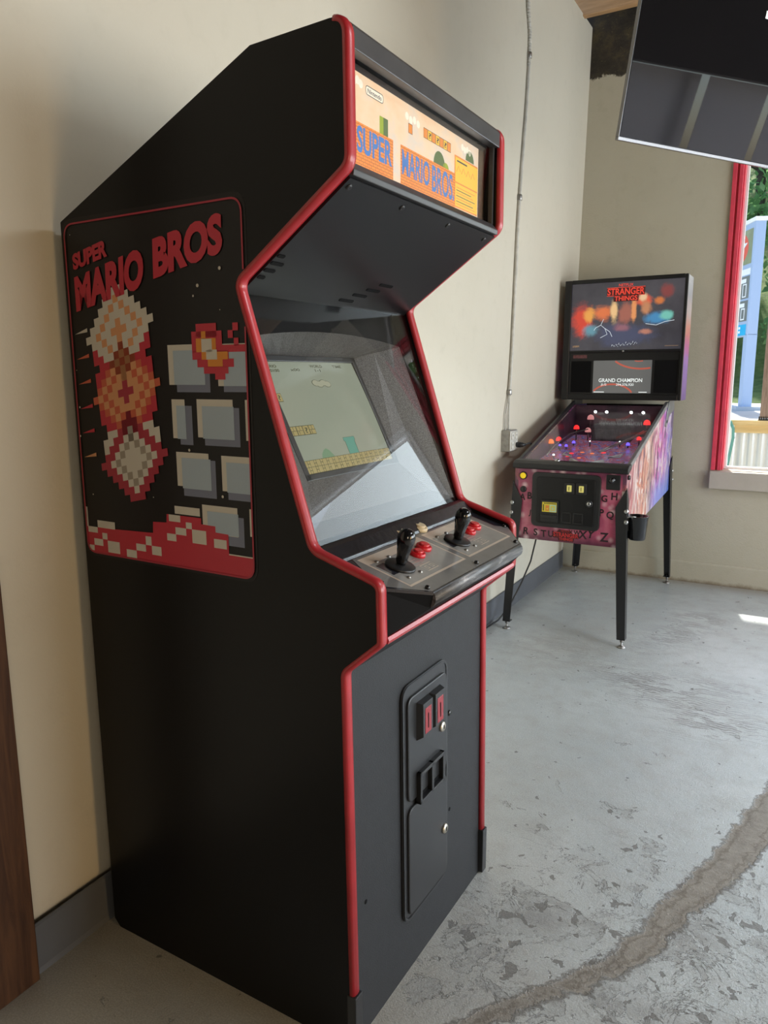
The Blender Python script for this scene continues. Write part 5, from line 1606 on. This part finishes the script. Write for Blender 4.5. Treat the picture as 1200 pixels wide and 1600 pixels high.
for zc in (2.9, 2.24, 1.235):
    p_ = min(path, key=lambda w_: abs(w_.y - zc))
    MB().lathe([(0.013, -0.014), (0.0145, -0.01), (0.0145, 0.01), (0.013, 0.014)], P3(p_), (0, 0, 1), 14).build('coupling', zinc, cond)
q = MB()
for dy0, dy1 in ((-0.004, -0.030), (0.004, 0.018)):
    q.tube([P3(Vector((2.574 + dy0, 1.23))), P3(Vector((2.566 + dy1, 1.13))), P3(Vector((2.566 + dy1 * 1.1, 1.045)))], 0.0045, 8)
q.build('cable_pair', m_cond, cond)

wy0, wy1, wz0, wz1 = 2.512, 2.626, 0.930, 1.045
bx = wall_x(2.57, 1.0)
out = empty('outlet_box', (bx, 2.569, wz0))
tag(out, 'grey surface outlet box on the wall at the foot of the conduit', 'power outlet')
MB().box(0.0, wy0 - 2.569, 0.0, 0.050, wy1 - 2.569, wz1 - wz0).build('box', zinc, out, bevel=0.004)
MB().box(0.050, wy0 - 2.571, 0.004, 0.054, wy1 - 2.567, wz1 - wz0 - 0.004).build('cover_plate', m_cond, out, bevel=0.002)
m_recept = pm('pale receptacle plastic', (0.60, 0.58, 0.52), rough=0.4)
for dz in (0.034, 0.084):
    for dy in (-0.026, 0.028):
        r_ = MB().prism(rrect(dy - 0.016, dz - 0.018, dy + 0.016, dz + 0.018, 0.008, 4), 0.053, 0.058, lambda u, v, a: (a, u, v))
        ro2 = r_.build('receptacle', m_recept, out, bevel=0.001)
        q = MB()
        for s_ in (-0.005, 0.005): q.box(0.0575, dy + s_ - 0.001, dz - 0.002, 0.0584, dy + s_ + 0.001, dz + 0.008)
        q.build('slots', black_matte, ro2)

rubber = pm('black rubber cord', (0.012, 0.012, 0.013), rough=0.45)
cord = empty('power_cord', (bx + 0.058, 2.597, 0.964))
tag(cord, 'short black power cord plugged into the outlet beside the pinball machine', 'power cord')
q = MB().tube([(0.0, 0, 0), (0.018, 0, 0), (0.034, 0.004, 0), (0.045, 0.012, 0.0)], [0.014, 0.015, 0.012, 0.007], 12)
q.build('plug', rubber, cord)
MB().tube([(0.040, 0.010, 0.0), (0.055, 0.04, 0.006), (0.052, 0.09, 0.002), (0.040, 0.14, -0.03), (0.020, 0.25, -0.12), (0.012, 0.45, -0.30), (0.012, 0.9, -0.55)], 0.0042, 10).build('cord', rubber, cord)
q = MB()
q.tube([(0.155, 2.66, 0.555), (0.150, 2.655, 0.44), (0.135, 2.62, 0.32), (0.10, 2.575, 0.20), (0.055, 2.52, 0.075), (0.022, 2.44, 0.012), (0.006, 2.30, 0.0062), (0.012, 2.05, 0.0055), (0.020, 1.7, 0.0055), (0.03, 1.2, 0.0055), (0.025, 0.7, 0.0055)], 0.0045, 10)
fc = q.build('floor_cable', rubber)
tag(fc, 'thin black cable dropping under the pinball machine and lying along the baseboard', 'cable')

# ------------------------------------------------------------------ outdoors
b = NB('pale pavement')
P = b.tc.outputs['Object']
b.set(color=b.ramp(b.noise(P, 0.8, 6, 0.7), [(0.3, (0.36, 0.35, 0.32)), (0.7, (0.46, 0.45, 0.42))]), rough=0.85)
q = MB()
q.add([(-30, 4.02, -0.12), (30, 4.02, -0.12), (30, 22.5, 0.52), (-30, 22.5, 0.52), (5.2, 4.02, -0.12), (5.2, -8, -0.12), (30, -8, -0.12)], [(0, 1, 2, 3), (4, 5, 6, 1)])
struct(q.build('pavement', b.m, fix=False))
b = NB('grass bank')
P = b.tc.outputs['Object']
b.set(color=b.ramp(b.noise(P, 2.2, 8, 0.75), [(0.3, (0.07, 0.13, 0.03)), (0.5, (0.16, 0.27, 0.06)), (0.7, (0.30, 0.36, 0.12))]), rough=0.9)
b.bump(b.noise(P, 9, 6, 0.8), 1.0, 0.3)
q = MB()
prof_ = [(22.4, 0.40), (22.6, 0.56), (26, 0.85), (29, 1.4), (34, 4.5), (42, 10.0), (62, 20.0)]
ng = 14
v = []
for yq, zq in prof_:
    for k_ in range(ng + 1):
        v.append((-34 + 68 * k_ / ng, yq, zq + 0.3 * math.sin(k_ * 1.7 + yq) * (1 if yq > 25 else 0)))
q.add(v, [(i * (ng + 1) + k_, i * (ng + 1) + k_ + 1, (i + 1) * (ng + 1) + k_ + 1, (i + 1) * (ng + 1) + k_) for i in range(len(prof_) - 1) for k_ in range(ng)], 0, True)
struct(q.build('grass_bank', b.m, fix=False))

# porch: roof over the window, one post standing on the planter rail
q = MB().box(-1.5, 4.02, 3.05, 4.6, 5.36, 3.15)
struct(q.build('porch_roof', white_paint))
b = NB('weathered post wood')
P = b.tc.outputs['Object']
b.set(color=b.ramp(b.noise(b.mapping(P, scale=(30, 30, 2)), 2, 6, 0.7, 0.6), [(0.3, (0.15, 0.10, 0.075)), (0.7, (0.34, 0.25, 0.20))]), rough=0.8)
post_m = b.m
FY = 5.2
post = empty('porch_post', (1.118, FY, 0.985))
tag(post, 'square brown wooden porch post standing on the planter rail outside the window', 'post')
MB().box(-0.052, -0.045, 0.018, 0.052, 0.045, 2.065).build('post_shaft', post_m, post, bevel=0.004)
q = MB().box(-0.062, -0.055, 0.0, 0.062, 0.055, 0.006)
for k_ in range(8): q.box(-0.058 + k_ * 0.0155, -0.052, 0.004, -0.050 + k_ * 0.0155, 0.052, 0.03)
q.build('post_base', black_metal, post)
b = NB('yellow pine')
P = b.tc.outputs['Object']
b.set(color=b.ramp(b.noise(b.mapping(P, scale=(1.5, 20, 20)), 2, 5, 0.6, 0.5), [(0.3, (0.52, 0.36, 0.15)), (0.7, (0.72, 0.56, 0.30))]), rough=0.7)
pine = b.m
corr = pm('galvanised corrugated sheet', (0.62, 0.66, 0.70), rough=0.42, metal=0.55, var=(3, 0.12))
pl_ = empty('planter', (2.0, FY, -0.10))
tag(pl_, 'corrugated metal planter wall with yellow pine rails outside the window', 'planter')
MB().box(-1.15, -0.07, 1.045, 2.2, 0.17, 1.085).build('cap_rail', pine, pl_, bevel=0.003)
MB().box(-1.12, -0.03, 0.985, 2.2, 0.01, 1.045).build('upper_rail', pine, pl_, bevel=0.003)
q = MB()
NP_ = 200
pts = [(-1.10 + 3.3 * k_ / NP_, 0.0 + 0.011 * math.sin(2 * math.pi * (3.3 * k_ / NP_) / 0.068)) for k_ in range(NP_ + 1)]
v = [(x, y, 0.06) for x, y in pts] + [(x, y, 0.985) for x, y in pts] + [(x, y + 0.002, 0.06) for x, y in pts] + [(x, y + 0.002, 0.985) for x, y in pts]
n_ = NP_ + 1
f = [(k_, k_ + 1, n_ + k_ + 1, n_ + k_) for k_ in range(NP_)] + [(2 * n_ + k_, 3 * n_ + k_, 3 * n_ + k_ + 1, 2 * n_ + k_ + 1) for k_ in range(NP_)]
q.add(v, f, 0, True)
q.build('corrugated_panel', corr, pl_, fix=False)
MB().box(-1.12, -0.03, 0.0, 2.2, 0.03, 0.06).build('lower_rail', pine, pl_)
MB().box(-1.15, -0.035, 0.0, -1.105, 0.04, 1.045).build('corner_post', white_paint, pl_, bevel=0.003)
hose_m = pm('teal hose rubber', (0.10, 0.30, 0.27), rough=0.5)
hs = MB().tube([(0.83, 5.21, 1.001), (0.845, 5.13, 1.0), (0.87, 5.105, 0.97), (0.893, 5.10, 0.92), (0.897, 5.10, 0.85), (0.885, 5.10, 0.75), (0.870, 5.10, 0.62), (0.86, 5.10, 0.4), (0.86, 5.09, 0.1), (0.87, 5.05, -0.10)], 0.011, 10).build('garden_hose', hose_m)
tag(hs, 'teal garden hose draped over the end of the corrugated planter', 'hose')

# roadside fuel sign
sa_z = R(26.0)
sg = empty('fuel_sign', (-0.10, 20.0, 0.44))
sg.rotation_euler = (0, 0, R(90) + sa_z)        # local x runs away along the face, local y is the face normal side
tag(sg, 'tall pale blue roadside fuel sign with a round red star emblem', 'sign')
m_sgblue = pm('pale blue sign paint', (0.36, 0.46, 0.62), rough=0.45)
m_sgwhite = pm('white sign cap', (0.85, 0.86, 0.86), rough=0.45)
m_sggrey = pm('grey sign panel', (0.20, 0.21, 0.20), rough=0.4, var=(3, 0.3))
m_sggreen = pm('olive reflection panel', (0.33, 0.36, 0.20), rough=0.3, var=(1.5, 0.4))
m_sgred = pm('sign red', (0.75, 0.09, 0.05), rough=0.4)
m_sgcyan = pm('sign cyan', (0.02, 0.42, 0.72), rough=0.4)
TK = 0.26
MB().box(0.0, -TK / 2, 1.85, 1.75, TK / 2, 4.62).build('sign_cabinet', m_sgblue, sg, bevel=0.02)
MB().box(-0.02, -TK / 2 - 0.02, 4.60, 1.77, TK / 2 + 0.02, 4.70).build('sign_cap', m_sgwhite, sg, bevel=0.01)
for x in (0.0, 1.35):
    MB().box(x, -TK / 2, 0.0, x + 0.22, TK / 2, 1.9).build('sign_leg', m_sgblue, sg, bevel=0.01)
MB().box(-0.25, -0.35, -0.02, 1.9, 0.35, 0.08).build('sign_base', pm('concrete sign base', (0.42, 0.46, 0.5), rough=0.8), sg)
# face lies on the local +y side
FS = lambda k: (lambda x, z: (x, TK / 2 + 0.004 + 0.004 * k, z - 0.44))
def sign_panel(nm, z0, z1, mat_):
    return MB().box(0.10, TK / 2 - 0.01, z0 - 0.44, 1.64, TK / 2 + 0.003, z1 - 0.44).build(nm, mat_, sg)
lp2 = sign_panel('logo_panel', 4.06, 4.90, m_sggreen)
q = MB()
cx, cz, rr = 0.88, 4.48, 0.38
q.disc(cx, cz, rr, lambda x, z: FS(0)(cx + (x - cx) * 1.45, z), 0, 36)
star = []
for k_ in range(10):
    a = R(90) + k_ * R(36)
    r_ = rr * (0.94 if k_ % 2 == 0 else 0.40)
    star.append((cx + 1.45 * r_ * math.cos(a), cz + r_ * math.sin(a)))
q.poly(star, FS(1), 1)
q.text('T', [(cx + 0.15, cz + 0.12), (cx - 0.15, cz + 0.12), (cx - 0.15, cz - 0.14), (cx + 0.15, cz - 0.14)], FS(2), 0, 0.04)
q.build('star_emblem', [m_sgred, m_sgwhite], lp2, fix=False)
sign_panel('white_band', 3.80, 3.95, m_sgwhite)
for nm, z0, z1 in (('price_panel', 3.22, 3.77), ('price_panel', 2.66, 3.17)):
    pp = sign_panel(nm, z0, z1, m_sggrey)
    q = MB()
    q.rect(0.3, z1 - 0.16, 1.45, z1 - 0.06, FS(0), 0)
    for k_ in range(4):
        x = 0.28 + k_ * 0.34
        q.line([(x, z0 + 0.05), (x, z1 - 0.2), (x + 0.2, z1 - 0.2), (x + 0.2, z0 + 0.05)], 0.05, FS(0), 0, True)
    q.build('price_digits', m_sgwhite, pp, fix=False)
pp = sign_panel('blue_panel', 2.31, 2.58, m_sgcyan)
q = MB()
for z in (2.37, 2.47):
    for k_ in range(6): q.rect(0.45 + k_ * 0.15, z, 0.57 + k_ * 0.15, z + 0.06, FS(0), 0)
q.build('small_print', m_sgwhite, pp, fix=False)

# trees on the bank
b = NB('leaf green')
P = b.tc.outputs['Object']
lc = b.ramp(b.noise(P, 0.7, 4, 0.7), [(0.3, (0.10, 0.22, 0.09)), (0.5, (0.20, 0.38, 0.15)), (0.7, (0.36, 0.52, 0.22)), (0.85, (0.55, 0.64, 0.28))])
b.set(color=lc, rough=0.6, spec=0.3)
tr = b.n.new('ShaderNodeBsdfTranslucent')
b.l.new(lc, tr.inputs[0])
mx = b.n.new('ShaderNodeMixShader')
mx.inputs[0].default_value = 0.68
om = [x for x in b.n if x.type == 'OUTPUT_MATERIAL'][0]
b.l.new(b.b.outputs[0], mx.inputs[1]); b.l.new(tr.outputs[0], mx.inputs[2]); b.l.new(mx.outputs[0], om.inputs[0])
leaf_m = b.m
bark_m = pm('grey brown bark', (0.10, 0.08, 0.06), rough=0.9, var=(6, 0.5))
rng = np.random.default_rng(5)


def crown_mesh(h, rad, n_leaf, name):
    cents = []
    for k_ in range(16):
        a = rng.uniform(0, 2 * math.pi); rr_ = rng.uniform(0.0, rad * 0.75); z = rng.uniform(0.12 * h, 0.9 * h)
        cents.append((rr_ * math.cos(a), rr_ * math.sin(a), z, rad * rng.uniform(0.35, 0.6) * (1.1 - 0.6 * z / h)))
    v = []; f = []
    for k_ in range(n_leaf):
        c = cents[k_ % 16]
        d = rng.normal(size=3); d /= np.linalg.norm(d)
        p = np.array(c[:3]) + d * c[3] * rng.uniform(0.6, 1.05)
        t1 = rng.normal(size=3); t1 /= np.linalg.norm(t1)
        t2 = np.cross(t1, d + 0.3 * rng.normal(size=3)); t2 /= np.linalg.norm(t2) + 1e-6
        s_ = rng.uniform(0.10, 0.22)
        o_ = len(v)
        v += [tuple(p - t1 * s_), tuple(p + t2 * s_ * 0.6), tuple(p + t1 * s_), tuple(p - t2 * s_ * 0.6)]
        f.append((o_, o_ + 1, o_ + 2, o_ + 3))
    me_ = bpy.data.meshes.new(name)
    me_.from_pydata(v, [], f)
    me_.materials.append(leaf_m)
    return me_


def trunk_mesh(h):
    q = MB().tube([(0, 0, -0.4), (0.1, 0.05, h * 0.25), (-0.05, 0.1, h * 0.55), (0.05, 0, h * 0.85)], [0.28, 0.22, 0.15, 0.05], 9)
    for k_ in range(5):
        a = k_ * 1.3; z = h * (0.25 + 0.1 * k_)
        q.tube([(0, 0, z), (0.8 * math.cos(a), 0.8 * math.sin(a), z + 0.5), (1.7 * math.cos(a), 1.7 * math.sin(a), z + 1.2)], [0.1, 0.07, 0.03], 7)
    return q


kinds = []
for h_, rad in ((12.5, 3.5), (13.0, 3.8), (7.0, 3.0)):
    t_ = empty('leafy_tree', (0, 60, -50))
    t_.name = 'leafy_tree'
    tag(t_, 'tall leafy green tree in the wooded bank behind the fuel sign', 'tree', 'trees on the bank')
    tk = trunk_mesh(h_).build('trunk', bark_m, t_)
    cr = bpy.data.objects.new('foliage', crown_mesh(h_, rad, 4200, 'foliage'))
    C.objects.link(cr); cr.parent = t_
    kinds.append((t_, [tk, cr]))


def hill_z(y):
    for (ya, za), (yb, zb) in zip(prof_[:-1], prof_[1:]):
        if ya <= y <= yb: return za + (zb - za) * (y - ya) / (yb - ya)
    return 0.5


spots = [(-1.2, 33, 0), (6.2, 33, 0), (-8.8, 33, 0), (13.8, 33, 0), (2.5, 41, 1), (-5.2, 41, 1), (10.4, 41, 1), (-15.5, 41, 1), (-1.2, 49.5, 1), (-9.5, 49.5, 1), (2.5, 28.6, 2), (-5.0, 28.6, 2)]
used = set()
for i, (x, y, kd) in enumerate(spots):
    src, ch = kinds[kd]
    if kd not in used:
        used.add(kd); o_t = src
    else:
        o_t = src.copy(); C.objects.link(o_t)
        for c_ in ch:
            cc = c_.copy(); C.objects.link(cc); cc.parent = o_t
    o_t.location = (x, y, hill_z(y) - 0.3)
    o_t.rotation_euler = (0, 0, i * 1.37)
    o_t.scale = (1, 1, 1)
